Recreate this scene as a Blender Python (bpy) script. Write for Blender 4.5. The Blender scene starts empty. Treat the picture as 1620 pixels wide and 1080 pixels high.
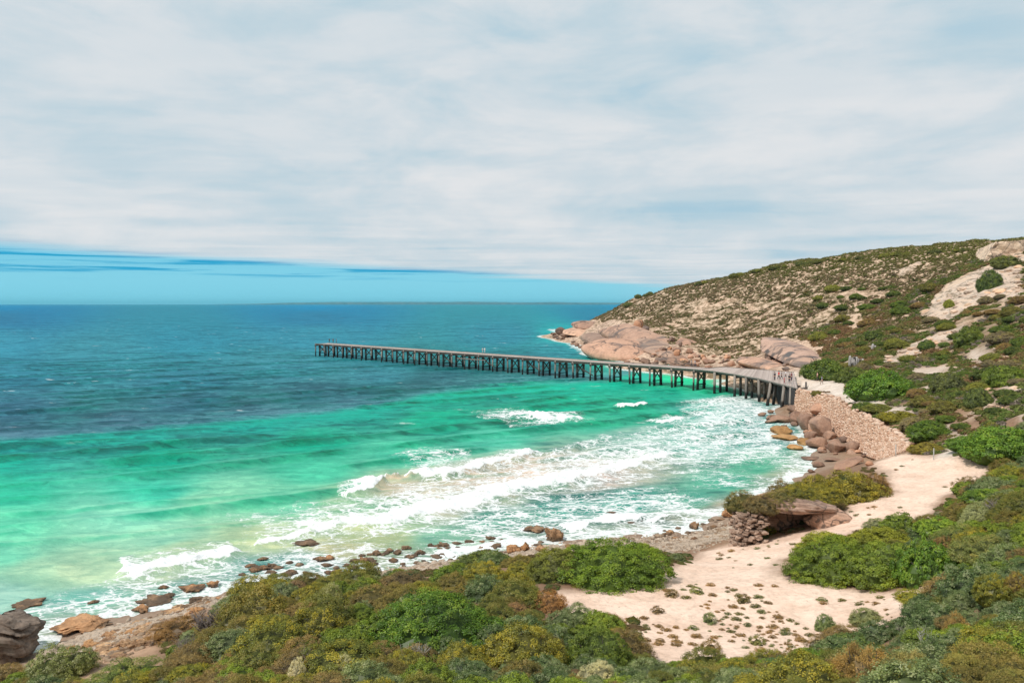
import bpy, bmesh, math, random
import numpy as np
from mathutils import Vector, Matrix, Quaternion
R = math.radians
random.seed(7); rng = np.random.default_rng(11)
scn = bpy.context.scene
COL = scn.collection
F = 1260.0; CAMZ = 20.0; PITCH = math.atan((540-481)/F)
cp, sp = math.cos(PITCH), math.sin(PITCH)

# ---------------------------------------------------------------- geometry of the place
def ray(px, py):
    u = (np.asarray(px, float)-810)/F; v = (540-np.asarray(py, float))/F
    return u, cp+v*sp, -sp+v*cp            # x, y, z of the sight line (y forward)
def onz(px, py, z=0.0):
    dx, dy, dz = ray(px, py); t = (z-CAMZ)/dz
    return dx*t, dy*t
def onD(px, py, D):
    dx, dy, dz = ray(px, py); t = D/dy
    return dx*t, D, CAMZ+dz*t
def topix(x, y, z=0.0):
    w = y*cp-(z-CAMZ)*sp; v = y*sp+(z-CAMZ)*cp
    return 810+F*x/w, 540-F*v/w

def hash2(ix, iy, s):
    h = (ix.astype(np.int64)*374761393+iy.astype(np.int64)*668265263+s*1274126177) & 0xffffffff
    h = ((h ^ (h >> 13))*1103515245) & 0xffffffff
    h = (h ^ (h >> 16)) & 0xffffffff
    return h.astype(np.float64)/4294967295.0
def noise2(x, y, s=0):
    ix = np.floor(x); iy = np.floor(y); fx = x-ix; fy = y-iy
    fx = fx*fx*(3-2*fx); fy = fy*fy*(3-2*fy)
    a = hash2(ix, iy, s); b = hash2(ix+1, iy, s); c = hash2(ix, iy+1, s); d = hash2(ix+1, iy+1, s)
    return (a+(b-a)*fx+(c-a)*fy+(a-b-c+d)*fx*fy)*2-1
def fbm(x, y, o=4, s=0):
    r = 0; a = 1.0; t = 0
    for i in range(o):
        ca, sa = math.cos(i*1.3), math.sin(i*1.3)
        r = r+a*noise2((x*ca-y*sa)*2**i+17*i, (x*sa+y*ca)*2**i-9*i, s+i); t += a; a *= .5
    return r/t
def noise3(p, s=0):
    return (noise2(p[:, 0]+p[:, 2]*.71, p[:, 1]-p[:, 2]*.37, s)+noise2(p[:, 1]+5.3, p[:, 2]+p[:, 0]*.43, s+3)+noise2(p[:, 2]-2.7+p[:, 1]*.3, p[:, 0]+8.1, s+7))/1.7
def sstep(a, b, x):
    t = np.clip((x-a)/(b-a), 0, 1); return t*t*(3-2*t)

# control points of the land: (px, py, z) or (px, py, 'D', distance)
CPZ = [ # shoreline
 (-120,1150,0),(-40,1085,0),(45,1035,0),(95,1015,0),(160,985,0),(250,972,0),(330,945,0),(420,925,0),(500,918,0),(560,910,0),(640,893,0),(700,886,0),
 (800,872,0),(850,858,0),(900,856,0),(960,850,0),(1020,850,0),(1060,846,0),(1130,822,0),(1190,800,0),(1212,780,0),(1245,768,0),(1270,752,0),
 (1288,735,0),(1285,715,0),(1262,690,0),(1240,668,0),(1228,655,0),(1240,640,0),(1215,626,0),(1175,615,0),(1150,600,0),(1120,590,0),
 (1040,577,0),(1000,574,0),(960,567,0),(930,556,0),(905,543,0),(878,529,0),
 # foreground bank
 (0,1080,3),(150,1080,4),(300,1080,6),(500,1080,7.5),(800,1080,8),(1000,1080,7.6),(1150,1080,6.5),(1260,1080,7.5),(1400,1080,11),(1600,1080,14),
 (20,1060,2.2),(90,1050,1.6),(150,1015,.8),(250,1000,2.2),(200,1040,3.0),(350,1010,4.5),(450,1000,6),(600,1000,6.4),(800,1000,6.3),(950,1000,5.4),(1100,1000,5),(1250,1000,4.9),
 (1330,1010,5.4),(1420,1010,7.2),(1500,1010,9),(1620,1000,12),(300,975,1.8),
 (370,965,3.2),(430,960,4),(500,950,4.2),(600,940,4.3),(700,930,4.6),(850,930,4.8),(1000,930,4.7),(1200,930,4.7),(1400,950,5.3),(1500,930,7),(1620,920,10.3),
 (420,940,2.6),(500,932,2.6),(560,925,2.5),(640,915,2.9),(740,905,3.2),(850,895,3.6),(930,885,3.8),(1000,885,3.9),(1055,885,3.6),
 (1000,862,.5),(1075,870,.6),(1130,850,.6),(1190,830,.8),(1130,890,2.6),(1100,905,3.6),(1190,872,2.9),(1300,850,3.6),
 (1350,800,4.2),(1450,770,4.5),(1550,745,5),(1400,730,3.7),(1437,714,4.0),(1340,735,2.0),(1300,748,1.0),(1250,780,1.4),(1290,770,3.2),(1330,760,3.6),
 (1270,900,4.5),(1480,900,5.6),(1500,850,6.1),(1600,850,8.3),(1480,805,5.1),(1560,800,6.8),(1620,800,8.8),(1600,745,5.8),(1620,700,7.2),
 # flats and wall foot
 (1262,600,4.7),(1300,600,4.7),(1300,608,4.7),(1330,620,4.8),(1270,622,4.7),(1400,643,5.3),(1450,660,5.6),(1500,690,5.4),(1530,705,5.4),(1345,640,4.7),(1372,655,4.7),(1410,674,4.5),(1437,690,4.4),
 
 (1500,640,7.6),(1600,660,8.8),(1400,615,6.2),(1340,600,5.3),
 (1000,571,1),(1050,573,1.4),(1100,577,2),(1150,582,2.8),(1200,587,3.4),(1250,590,4.2),
 # sea bed
 (0,900,-1.5),(200,880,-1.2),(400,860,-1.2),(600,840,-1.2),(800,820,-1.4),(1000,790,-1.2),(1150,760,-1.2),(1200,700,-1.4),(1150,650,-2),(1000,650,-3),
 (500,700,-4),(0,800,-3),(0,650,-6),(500,600,-7),(900,590,-5),(1060,592,-2.5),(850,540,-7),(700,520,-9),(300,500,-12),(0,520,-10),(800,495,-14),
 (-300,1000,-1.5),(-300,1250,0.5)]
CPD = [(1500,580,152),(1620,580,118),(1350,580,165),(1450,560,168),(1400,540,186),(1550,520,163),(1620,500,150),(1300,562,208),(1380,560,178),
 (1620,440,190),(1570,425,215),(1560,470,190),(1500,480,206),(1450,500,212),(1400,520,204),
 (985,488,500),(1000,472,480),(1050,458,440),(1100,448,410),(1200,426,360),(1300,411,320),(1400,403,290),(1500,394,265),(1600,386,245),
 (1200,500,296),(1100,510,330),(1000,505,405),(1300,480,258),(1400,455,250),(1200,455,332),(1100,470,372),(1300,520,232),(1500,430,234),
 (1000,535,315),(1050,548,282),(960,535,390),(1230,545,246),(940,520,460),(905,520,515),(1150,555,262),(1120,540,295)]
CPW = [(47.5,139,.5),(47.5,134,.3),(48,128,.3),(46.5,122,.3),(44,109,.4),(41.5,97,.7),(42,91,1.9),(0,-20,18.2),(0,0,16.6),(0,6,14.2),(-15,6,13),(15,8,14.5),(-30,5,8),(25,10,16),(-45,20,3),(40,15,19),(60,0,24),(60,40,15),(100,0,28),(150,100,27),(200,150,36),
 (300,200,42),(250,330,38),(200,420,33),(140,500,22),(110,560,8),(90,620,-4),(60,600,-6),(160,600,-3),(260,560,-2),(330,480,20),(400,350,38),(350,0,42),
 (45,560,-4),(-100,400,-12),(-150,250,-9),(-150,100,-4),(-100,60,-1.5),(-70,30,.5),(-90,0,1.5),(20,700,-14),(-300,600,-15),(-400,200,-12)]
pts = []
for px, py, z in CPZ:
    x, y = onz(px, py, z); pts.append((x, y, z))
for px, py, D in CPD: pts.append(onD(px, py, D))
for w in CPW: pts.append(w)
P = np.array(pts, float)
EPS = 1.5
def kern(d2): return np.sqrt(d2+EPS*EPS)
S = 60.0
n = len(P)
A = np.zeros((n+3, n+3))
A[:n, :n] = kern((P[:, None, 0]-P[None, :, 0])**2+(P[:, None, 1]-P[None, :, 1])**2) - np.eye(n)*0.25
A[:n, n] = 1; A[:n, n+1] = P[:, 0]/S; A[:n, n+2] = P[:, 1]/S; A[n:, :n] = A[:n, n:].T
Wt = np.linalg.solve(A, np.concatenate([P[:, 2], [0, 0, 0]]))
def H0(x, y):
    x = np.asarray(x, float); y = np.asarray(y, float); sh = x.shape
    x = x.ravel(); y = y.ravel()
    xc = np.clip(x, -400, 400); yc = np.clip(y, -20, 700)
    out = np.empty(len(x))
    for i in range(0, len(x), 20000):
        a = xc[i:i+20000, None]-P[None, :, 0]; b = yc[i:i+20000, None]-P[None, :, 1]
        out[i:i+20000] = kern(a*a+b*b) @ Wt[:-3] + Wt[-3]+Wt[-2]*xc[i:i+20000]/60+Wt[-1]*yc[i:i+20000]/60
    out = np.clip(out, -18, 43)
    far = sstep(560, 760, y)
    out = out*(1-far)-16*far
    return out.reshape(sh)
def inpoly(x, y, pg):
    c = np.zeros(x.shape, bool); j = len(pg)-1
    for i in range(len(pg)):
        xi, yi = pg[i]; xj, yj = pg[j]
        with np.errstate(divide='ignore', invalid='ignore'):
            m = ((yi > y) != (yj > y)) & (x < (xj-xi)*(y-yi)/(yj-yi+1e-12)+xi)
        c ^= m; j = i
    return c
def pldist(x, y, pl):
    """distance to a polyline and the parameter along it"""
    best = np.full(x.shape, 1e9); par = np.zeros(x.shape); side = np.zeros(x.shape)
    for i in range(len(pl)-1):
        a = pl[i]; b = pl[i+1]; dx, dy = b[0]-a[0], b[1]-a[1]; L = dx*dx+dy*dy+1e-9
        t = np.clip(((x-a[0])*dx+(y-a[1])*dy)/L, 0, 1)
        ex = x-a[0]-t*dx; ey = y-a[1]-t*dy; d = np.hypot(ex, ey)
        m = d < best; best = np.where(m, d, best); par = np.where(m, (i+t)/(len(pl)-1), par)
        side = np.where(m, (dx*ey-dy*ex)/math.sqrt(L), side)
    return best, par, side

_GX = np.arange(-90, 261, .5); _GY = np.arange(-20, 601, .5)
_GZ = H0(*np.meshgrid(_GX, _GY))
def H0g(x, y):
    inn = (x > -89) & (x < 259) & (y > -19) & (y < 599)
    out = np.empty(x.shape)
    fx = (np.clip(x, -89, 259)+90)/.5; fy = (np.clip(y, -19, 599)+20)/.5
    ix = fx.astype(int); iy = fy.astype(int); fx = fx-ix; fy = fy-iy
    out = (_GZ[iy, ix]*(1-fx)+_GZ[iy, ix+1]*fx)*(1-fy)+(_GZ[iy+1, ix]*(1-fx)+_GZ[iy+1, ix+1]*fx)*fy
    if not inn.all():
        out = np.array(out); m = ~inn; out[m] = H0(x[m], y[m])
    return out
# the rubble sea wall: top and foot lines
WALL_TOP = [(1261,616,4.75),(1284,622,4.75),(1317,629,4.75),(1328,636,4.75),(1358,653,4.7),(1393,674,4.6),(1421,689,4.45),(1436,704,4.1)]
TW = np.array([(*map(float, onz(a, b, z)), z) for a, b, z in WALL_TOP])
BW = np.array([(49.9,140.5,.4),(50.0,134.8,.4),(50.8,128.8,.4),(49.5,123,.5),(46.9,110.5,.7),(44.3,98.3,1.1),(43.4,92.5,1.6),(44.2,89.0,3.5)])
def H(x, y, flat=None):
    """height of the ground"""
    x = np.asarray(x, float); y = np.asarray(y, float)
    h = np.asarray(H0g(x, y)); sh_ = h.shape
    k = sstep(.3, 6, h)
    d = np.sqrt(x*x+y*y)
    a = .12*sstep(-1, .5, h)+.25*k*sstep(90, 160, d)+.9*sstep(8, 20, h)*sstep(150, 230, d)
    h = h+a*fbm(x/11, y/11, 4, 3)+.35*a*fbm(x/2.6, y/2.6, 3, 8)
    h = h+.5*sstep(8, 16, h)*sstep(120, 200, d)*np.abs(fbm(x/5+y/9, y/14, 3, 21))*-1
    h = h+.22*sstep(-1.2, -.2, h)*sstep(2.4, 1.2, h)*sstep(120, 90, d)*fbm(x/1.7, y/1.7, 4, 27)
    near = (x > 30) & (x < 62) & (y > 75) & (y < 152)
    if np.any(near):
        xn, yn = np.atleast_1d(x)[np.atleast_1d(near)], np.atleast_1d(y)[np.atleast_1d(near)]; h = np.array(h, ndmin=1)
        hn = h[np.atleast_1d(near)]
        dT, pT, sT = pldist(xn, yn, TW[:, :2]); dB, pB, sB = pldist(xn, yn, BW[:, :2])
        zT = np.interp(pT, np.linspace(0, 1, len(TW)), TW[:, 2]); zB = np.interp(pB, np.linspace(0, 1, len(BW)), BW[:, 2])
        ins = inpoly(xn, yn, np.concatenate([TW[:, :2], BW[::-1, :2]]))
        hn = np.where(ins, np.minimum(hn, (zT*dB+zB*dT)/(dT+dB+1e-6)-.75), hn)
        sea = ~ins & (dB < dT) & (pB < .98) & (xn < np.interp(yn, np.sort(BW[:, 1]), BW[np.argsort(BW[:, 1]), 0])+.5)
        hn = np.where(sea, np.minimum(hn, zB-.15-.1*dB), hn)
        h[np.atleast_1d(near)] = hn; h = h.reshape(np.shape(x))
    return h
_HC = {}
def Hq(x, y):
    """quick look-up of H from a half-metre grid"""
    if not _HC: _HC['g'] = H(*np.meshgrid(_GX, _GY))
    g = _HC['g']; x = np.asarray(x, float); y = np.asarray(y, float)
    fx = (np.clip(x, -89, 259)+90)/.5; fy = (np.clip(y, -19, 599)+20)/.5
    ix = fx.astype(int); iy = fy.astype(int); fx = fx-ix; fy = fy-iy
    return (g[iy, ix]*(1-fx)+g[iy, ix+1]*fx)*(1-fy)+(g[iy+1, ix]*(1-fx)+g[iy+1, ix+1]*fx)*fy
_HY = np.concatenate([np.arange(8, 130, .25), np.arange(130, 700, .7)])
def hit(px, py):
    """where a sight line first meets the ground or the sea"""
    Y = _HY
    dx, dy, dz = ray(px, py); t = Y/dy
    z = CAMZ+dz*t; h = np.maximum(Hq(dx*t, Y), 0)
    k = np.nonzero(z < h)[0]
    if len(k) == 0: return None
    k = k[0]; return float(dx*t[k]), float(Y[k]), float(h[k])
def poly(pix): 
    o = []
    for a, b in pix:
        q = hit(a, b)
        if q: o.append(q[:2])
    return np.array(o)
# ---------------------------------------------------------------- scene helpers
def tag(o, label=None, cat=None, group=None, kind=None):
    if label: o['label'] = label
    if cat: o['category'] = cat
    if group: o['group'] = group
    if kind: o['kind'] = kind
    return o
def mesh_np(name, V, faces, mat=None, smooth=True, attrs=None, fmat=None):
    """faces: int array (M,3) or (M,4), or a list of such arrays"""
    V = np.asarray(V, np.float32)
    if not isinstance(faces, list): faces = [faces]
    idx = np.concatenate([f.ravel() for f in faces]).astype(np.int32)
    tot = np.concatenate([np.full(len(f), f.shape[1], np.int32) for f in faces])
    st = np.concatenate([[0], np.cumsum(tot)[:-1]]).astype(np.int32)
    me = bpy.data.meshes.new(name)
    me.vertices.add(len(V)); me.vertices.foreach_set('co', V.ravel())
    me.loops.add(len(idx)); me.loops.foreach_set('vertex_index', idx)
    me.polygons.add(len(tot)); me.polygons.foreach_set('loop_start', st); me.polygons.foreach_set('loop_total', tot)
    if fmat is not None: me.polygons.foreach_set('material_index', np.asarray(fmat, np.int32))
    me.update(calc_edges=True)
    me.polygons.foreach_set('use_smooth', np.full(len(tot), smooth))
    for k, v in (attrs or {}).items():
        v = np.asarray(v, np.float32)
        if v.ndim == 1:
            at = me.attributes.new(k, 'FLOAT', 'POINT'); at.data.foreach_set('value', v)
        else:
            at = me.attributes.new(k, 'FLOAT_COLOR', 'POINT')
            at.data.foreach_set('color', np.concatenate([v, np.ones((len(v), 1), np.float32)], 1).ravel())
    for m in (mat if isinstance(mat, (list, tuple)) else [mat]):
        if m: me.materials.append(m)
    return me
def link(name, me, parent=None, loc=None, rot=None, scale=None):
    o = bpy.data.objects.new(name, me); COL.objects.link(o)
    if parent: o.parent = parent
    if loc is not None: o.location = loc
    if rot is not None: o.rotation_euler = rot
    if scale is not None: o.scale = scale
    return o
def dup(o, loc, rot, scale, label, group=None, color=None):
    c = o.copy(); COL.objects.link(c)
    c.location = loc; c.rotation_euler = rot; c.scale = scale
    c['label'] = label
    if group: c['group'] = group
    if color: c.color = color
    for ch in o.children:
        d = ch.copy(); COL.objects.link(d); d.parent = c
        if color: d.color = color
    return c
class MB:
    """collects shapes into one mesh"""
    def __init__(s): s.v = []; s.q = []; s.t = []; s.n = 0
    def add(s, V, quads=None, tris=None):
        V = np.asarray(V, float)
        if quads is not None and len(quads): s.q.append(np.asarray(quads)+s.n)
        if tris is not None and len(tris): s.t.append(np.asarray(tris)+s.n)
        s.v.append(V); s.n += len(V)
    def box(s, c, size, M=None):
        h = np.array(size)/2
        V = np.array([[x, y, z] for z in (-1, 1) for x, y in ((-1, -1), (1, -1), (1, 1), (-1, 1))])*h
        if M is not None: V = V @ np.array(M).T
        s.add(V+np.array(c), [[0, 3, 2, 1], [4, 5, 6, 7], [0, 1, 5, 4], [1, 2, 6, 5], [2, 3, 7, 6], [3, 0, 4, 7]])
    def beam(s, a, b, w, h):
        a = Vector(a); b = Vector(b); d = b-a
        M = d.to_track_quat('X', 'Z').to_matrix()
        s.box((a+b)/2, (d.length, w, h), M)
    def tube(s, pts, rad, k=8, cap=True):
        pts = [Vector(p) for p in pts]; m = len(pts)
        V = []
        for i, p in enumerate(pts):
            d = (pts[min(i+1, m-1)]-pts[max(i-1, 0)]).normalized()
            q = d.to_track_quat('Z', 'Y')
            r = rad[i] if isinstance(rad, (list, tuple)) else rad
            for j in range(k):
                a = 2*math.pi*j/k; V.append(p+q @ Vector((math.cos(a)*r, math.sin(a)*r, 0)))
        Q = [[i*k+j, i*k+(j+1) % k, (i+1)*k+(j+1) % k, (i+1)*k+j] for i in range(m-1) for j in range(k)]
        T = []
        if cap:
            V += [pts[0], pts[-1]]; c0 = m*k; 
            T = [[c0, (j+1) % k, j] for j in range(k)]+[[c0+1, (m-1)*k+j, (m-1)*k+(j+1) % k] for j in range(k)]
        s.add([tuple(v) for v in V], Q, T)
    def build(s, name, mat, parent=None, smooth=False, loc=None):
        f = []
        if s.q: f.append(np.concatenate(s.q))
        if s.t: f.append(np.concatenate(s.t))
        return link(name, mesh_np(name, np.concatenate(s.v), f, mat, smooth), parent, loc)

# ---------------------------------------------------------------- materials
def srgb(r, g, b):
    return tuple(((c/255)/12.92 if c/255 < .04045 else ((c/255+.055)/1.055)**2.4) for c in (r, g, b))
class NT:
    def __init__(s, name):
        s.m = bpy.data.materials.new(name); s.m.use_nodes = True; s.t = s.m.node_tree; s.t.nodes.clear()
        s.out = s.t.nodes.new('ShaderNodeOutputMaterial')
    def n(s, typ, ins=None, **kw):
        nd = s.t.nodes.new('ShaderNode'+typ)
        for k, v in kw.items(): setattr(nd, k, v)
        for k, v in (ins or {}).items():
            if isinstance(v, bpy.types.NodeSocket): s.t.links.new(v, nd.inputs[k])
            else: nd.inputs[k].default_value = v
        return nd
    def noise(s, scale, vec=None, detail=4, rough=.55, dist=0):
        i = {'Scale': scale, 'Detail': detail, 'Roughness': rough, 'Distortion': dist}
        if vec: i['Vector'] = vec
        return s.n('TexNoise', i).outputs['Fac']
    def math(s, op, a, b=0.0, c=0.0, clamp=False):
        return s.n('Math', {0: a, 1: b, 2: c}, operation=op, use_clamp=clamp).outputs[0]
    def ramp(s, fac, stops, interp='LINEAR'):
        nd = s.n('ValToRGB', {'Fac': fac}); cr = nd.color_ramp; cr.interpolation = interp
        while len(cr.elements) < len(stops): cr.elements.new(.5)
        for e, (p, c) in zip(cr.elements, stops):
            e.position = p; e.color = (*c, 1) if len(c) == 3 else c
        return nd.outputs['Color']
    def mix(s, fac, a, b, mode='MIX'):
        nd = s.n('Mix', data_type='RGBA', blend_type=mode, clamp_factor=True)
        for k, v in ((0, fac), (6, a), (7, b)):
            if isinstance(v, bpy.types.NodeSocket): s.t.links.new(v, nd.inputs[k])
            else: nd.inputs[k].default_value = v if k == 0 else ((*v, 1) if len(v) == 3 else v)
        return nd.outputs[2]
    def mrange(s, v, a, b, c=0.0, d=1.0, smooth=True):
        return s.n('MapRange', {'Value': v, 'From Min': a, 'From Max': b, 'To Min': c, 'To Max': d}, interpolation_type='SMOOTHSTEP' if smooth else 'LINEAR').outputs[0]
    def bump(s, h, strength=.5, dist=.1, normal=None):
        i = {'Height': h, 'Strength': strength, 'Distance': dist}
        if normal: i['Normal'] = normal
        return s.n('Bump', i).outputs[0]
    def vec(s, kind='Object'):
        return s.n('TexCoord').outputs[kind]
    def pos(s): return s.n('NewGeometry').outputs['Position']
    def scale(s, v, sc, rot=(0, 0, 0)):
        return s.n('Mapping', {'Vector': v, 'Scale': sc, 'Rotation': rot}).outputs[0]
    def done(s, col, rough=.8, normal=None, **kw):
        i = {'Base Color': col if isinstance(col, bpy.types.NodeSocket) else (*col, 1), 'Roughness': rough}
        if normal: i['Normal'] = normal
        i.update(kw)
        b = s.n('BsdfPrincipled', i)
        s.t.links.new(b.outputs[0], s.out.inputs[0]); return s.m

# ---------------------------------------------------------------- camera, light, sky
cam = bpy.data.cameras.new('camera'); co = bpy.data.objects.new('camera', cam); COL.objects.link(co)
co.location = (0, 0, CAMZ); co.rotation_euler = (math.pi/2-PITCH, 0, 0)
cam.lens = 36*F/1620; cam.sensor_width = 36; cam.clip_start = .2; cam.clip_end = 100000
scn.camera = co
scn.view_settings.view_transform = 'Standard'; scn.view_settings.look = 'None'
scn.view_settings.exposure = 0.06; scn.view_settings.gamma = 1
SUN_EL, SUN_AZ = 52, -128       # azimuth from +Y towards +X: behind the camera, to its left
sd = Vector((math.sin(R(SUN_AZ))*math.cos(R(SUN_EL)), math.cos(R(SUN_AZ))*math.cos(R(SUN_EL)), math.sin(R(SUN_EL))))
sl = bpy.data.lights.new('sun', 'SUN'); so = bpy.data.objects.new('sun', sl); COL.objects.link(so)
so.rotation_euler = sd.to_track_quat('Z', 'Y').to_euler(); sl.energy = 2.9; sl.angle = R(3); sl.color = (1, .95, .88)
w = bpy.data.worlds.new('World'); scn.world = w; w.use_nodes = True
wt = w.node_tree; wt.nodes.clear()
N = NT.__new__(NT); N.t = wt; N.m = None
sky = N.n('TexSky', sky_type='NISHITA', sun_disc=False, sun_elevation=R(SUN_EL), sun_rotation=R(SUN_AZ), air_density=1.0, dust_density=.3, ozone_density=2.0)
d = N.n('TexCoord').outputs['Generated']
sx = N.n('SeparateXYZ', {0: d})
zc = N.math('MAXIMUM', sx.outputs[2], .004)
u = N.math('DIVIDE', sx.outputs[0], zc); v = N.math('DIVIDE', sx.outputs[1], zc)
pl = N.n('CombineXYZ', {0: u, 1: v, 2: 0.0}).outputs[0]
# clear sky: cyan, paler at the horizon
el = N.math('MULTIPLY', zc, 1.0)
clear = N.ramp(N.mrange(zc, 0, .25, smooth=False), [(0, (1.7, 6.5, 8.5)), (.12, (1.9, 6.4, 8.3)), (.24, (1.4, 5.7, 7.9)), (.4, (.6, 3.9, 6.4)), (1, (1.6, 3.6, 5.6))])
clear = N.mix(.12, clear, sky.outputs[0])
# cloud sheet
streak = N.scale(pl, (.35, .55, 1), (0, 0, R(-25)))
n1 = N.noise(.9, streak, 6, .55, .4)
n2 = N.noise(.33, N.scale(pl, (.5, 1, 1), (0, 0, R(12))), 5, .5, .5)
nn = N.math('ADD', N.math('MULTIPLY', n1, .5), N.math('MULTIPLY', n2, .5))
dens = N.mrange(nn, .36, .60)
ang = N.n('CombineXYZ', {0: N.math('MULTIPLY', sx.outputs[0], 2.2), 1: N.math('MULTIPLY', sx.outputs[2], 6.5), 2: 0.0}).outputs[0]
n3 = N.noise(2.0, ang, 6, .6, .3)
dens = N.math('ADD', N.math('MULTIPLY', dens, .45), N.math('MULTIPLY', N.mrange(n3, .34, .62), .55))
cl = N.ramp(dens, [(0, (3.9, 5.7, 6.8)), (.24, (5.1, 6.3, 7.0)), (.6, (6.2, 6.85, 7.3)), (1, (7.5, 7.6, 7.75))])
# edge of the sheet: beyond a line over the sea the sky is clear
edge = N.math('ADD', N.math('ADD', v, N.math('MULTIPLY', u, -1.9)), N.math('MULTIPLY', N.math('SUBTRACT', N.noise(.07, N.scale(pl, (.6, 1, 1)), 7, .62), .5), 24))
m = N.mrange(edge, 24, 33)
strk = N.mrange(N.noise(2.2, N.n('CombineXYZ', {0: N.math('MULTIPLY', sx.outputs[0], 2.0), 1: N.math('MULTIPLY', sx.outputs[2], 75), 2: 0.0}).outputs[0], 5, .6), .48, .60)
band = N.math('MULTIPLY', N.mrange(zc, .024, .042), N.math('SUBTRACT', 1.0, N.mrange(zc, .07, .10)))
clear = N.mix(N.math('MULTIPLY', strk, N.math('MULTIPLY', band, .95)), clear, (.1, 3.4, 6.0))
fade = N.math('SUBTRACT', 1.0, N.mrange(sx.outputs[0], .02, .42))
fin = N.mix(N.math('MULTIPLY', m, N.mrange(fade, 0, 1, .25, 1)), cl, clear)
bg = N.n('Background', {'Color': fin, 'Strength': .1})
wo = wt.nodes.new('ShaderNodeOutputWorld'); wt.links.new(bg.outputs[0], wo.inputs[0])
# ---------------------------------------------------------------- land cover zones
Z = {}
Z['sand'] = [poly([(855,968),(880,938),(1000,928),(1075,895),(1110,872),(1200,850),(1215,856),(1330,826),(1345,800),(1412,778),(1405,750),(1372,738),(1405,724),(1440,716),(1500,724),(1575,738),(1560,760),(1500,785),(1470,826),(1400,832),(1345,845),(1285,864),(1243,885),(1248,912),(1330,934),(1480,928),(1478,942),(1440,985),(1330,1000),(1310,1030),(1250,1045),(1180,1060),(1060,1066),(1010,1040),(1000,990),(900,978)])]
Z['road'] = [poly([(1225,600),(1240,590),(1262,588),(1300,594),(1335,604),(1348,622),(1400,637),(1452,656),(1442,663),(1385,650),(1350,640),(1320,631),(1262,618)]), poly([(1488,675),(1500,671),(1537,698),(1525,712),(1502,727),(1478,724),(1503,706),(1512,694)]), poly([(1452,630),(1478,603),(1484,606),(1458,634)])]
Z['scar'] = [poly([(1450,503),(1478,470),(1530,432),(1570,418),(1619,384),(1619,470),(1560,474),(1500,508),(1470,508)]), poly([(1385,574),(1440,545),(1520,514),(1532,526),(1470,552),(1420,574)]), poly([(1528,562),(1560,540),(1578,552),(1560,577),(1545,574)]),
 poly([(1552,652),(1562,622),(1600,600),(1617,606),(1585,640),(1562,658)]), poly([(1415,440),(1440,418),(1458,414),(1440,432)]), poly([(1590,680),(1612,655),(1619,662),(1600,688)]), poly([(1440,585),(1500,578),(1512,590),(1450,594)]), poly([(1455,618),(1480,598),(1488,602),(1462,624)])]
Z['granite'] = [poly([(868,534),(880,522),(930,508),(950,508),(1003,513),(1020,524),(1035,545),(1075,545),(1120,563),(1180,574),(1200,560),(1240,531),(1290,548),(1302,570),(1262,590),(1200,590),(1100,582),(1000,576),(930,562),(900,545)])]
Z['litter'] = [poly([(60,1075),(45,1040),(160,990),(320,950),(340,965),(300,1000),(230,1030),(250,1080),(150,1079)])]
def zone(name, x, y, wob=0.0, sc=3.0):
    if wob:
        x = x+wob*fbm(x/sc, y/sc, 4, 31); y = y+wob*1.4*fbm(x/sc+40, y/sc, 4, 37)
    r = np.zeros(x.shape, bool)
    for pg in Z[name]: r |= inpoly(x, y, pg)
    return r
def zsoft(name, x, y, wob, sc, rad=.4):
    """the same zone with a soft edge"""
    dx = wob*fbm(x/sc, y/sc, 3, 31); dy = wob*1.4*fbm(x/sc+40, y/sc, 3, 37); a = 0
    rad = rad*(1+np.hypot(x, y)/70)
    for k in range(8): a = a+zone(name, x+dx+rad*(.5+.5*(k % 2))*math.cos(k*.785), y+dy+rad*(.5+.5*(k % 2))*1.3*math.sin(k*.785))
    return a/8
def lgrid(y0, y1, ry, t0, t1, nt, extra=()):
    ny = int(math.log(y1/y0)/ry); Y = y0*np.exp(np.linspace(0, math.log(y1/y0), ny)); Y = np.concatenate([Y, extra])
    T = np.linspace(t0, t1, nt)
    X = Y[:, None]*T[None, :]; YY = np.repeat(Y[:, None], nt, 1)
    i = np.arange(len(Y)-1)[:, None]*nt+np.arange(nt-1)[None, :]
    Q = np.stack([i, i+1, i+nt+1, i+nt], -1).reshape(-1, 4)
    return X.ravel(), YY.ravel(), Q, len(Y), nt

# ---------------------------------------------------------------- ground sheet
# Y is measured from 14 m behind the camera so the sheet also lies under it
SH = 14.0
gx, gy, gq, gny, gnt = lgrid(16, 800, .0062, -.95, 1.25, 820, (1200, 3000, 9000, 40000))
gy = gy-SH
gz = H(gx, gy)
soil = np.array((.27,.165,.105)); tan = np.array((.50,.345,.24)); sand = np.array((.88,.655,.515)); lime = np.array((.62,.50,.41)); gran = np.array((.50,.345,.26)); road = np.array((.74,.64,.55)); bed = np.array((.45,.42,.30))
dist = np.hypot(gx, gy)
kt = sstep(150, 240, dist)[:, None]
c = soil*(1-kt)+tan*kt
pn = sstep(-.1, .35, fbm(gx/6, gy/6, 4, 51))[:, None]*(1-kt)*.5
c = c*(1-pn)+np.array((.42,.27,.17))*pn
def blend(c, m, col): m = m.astype(float)[:, None] if m.ndim == 1 else m; return c*(1-m)+col*m
hl = fbm(gx/3.2+gy/8, gy/6, 4, 55)+.5*fbm(gx/9, gy/11, 3, 57)
hm = (sstep(.20, -.05, hl)*sstep(120, 200, dist))[:, None]; c = c*(1-hm)+np.array((.25,.18,.105))*hm
hm = (sstep(5, 10, gz)*sstep(230, 120, dist)*sstep(60, 90, dist)*sstep(-.1, .3, hl))[:, None]; c = c*(1-hm)+np.array((.46,.34,.25))*hm
c = blend(c, zsoft('granite', gx, gy, 4, 12), gran)
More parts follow.
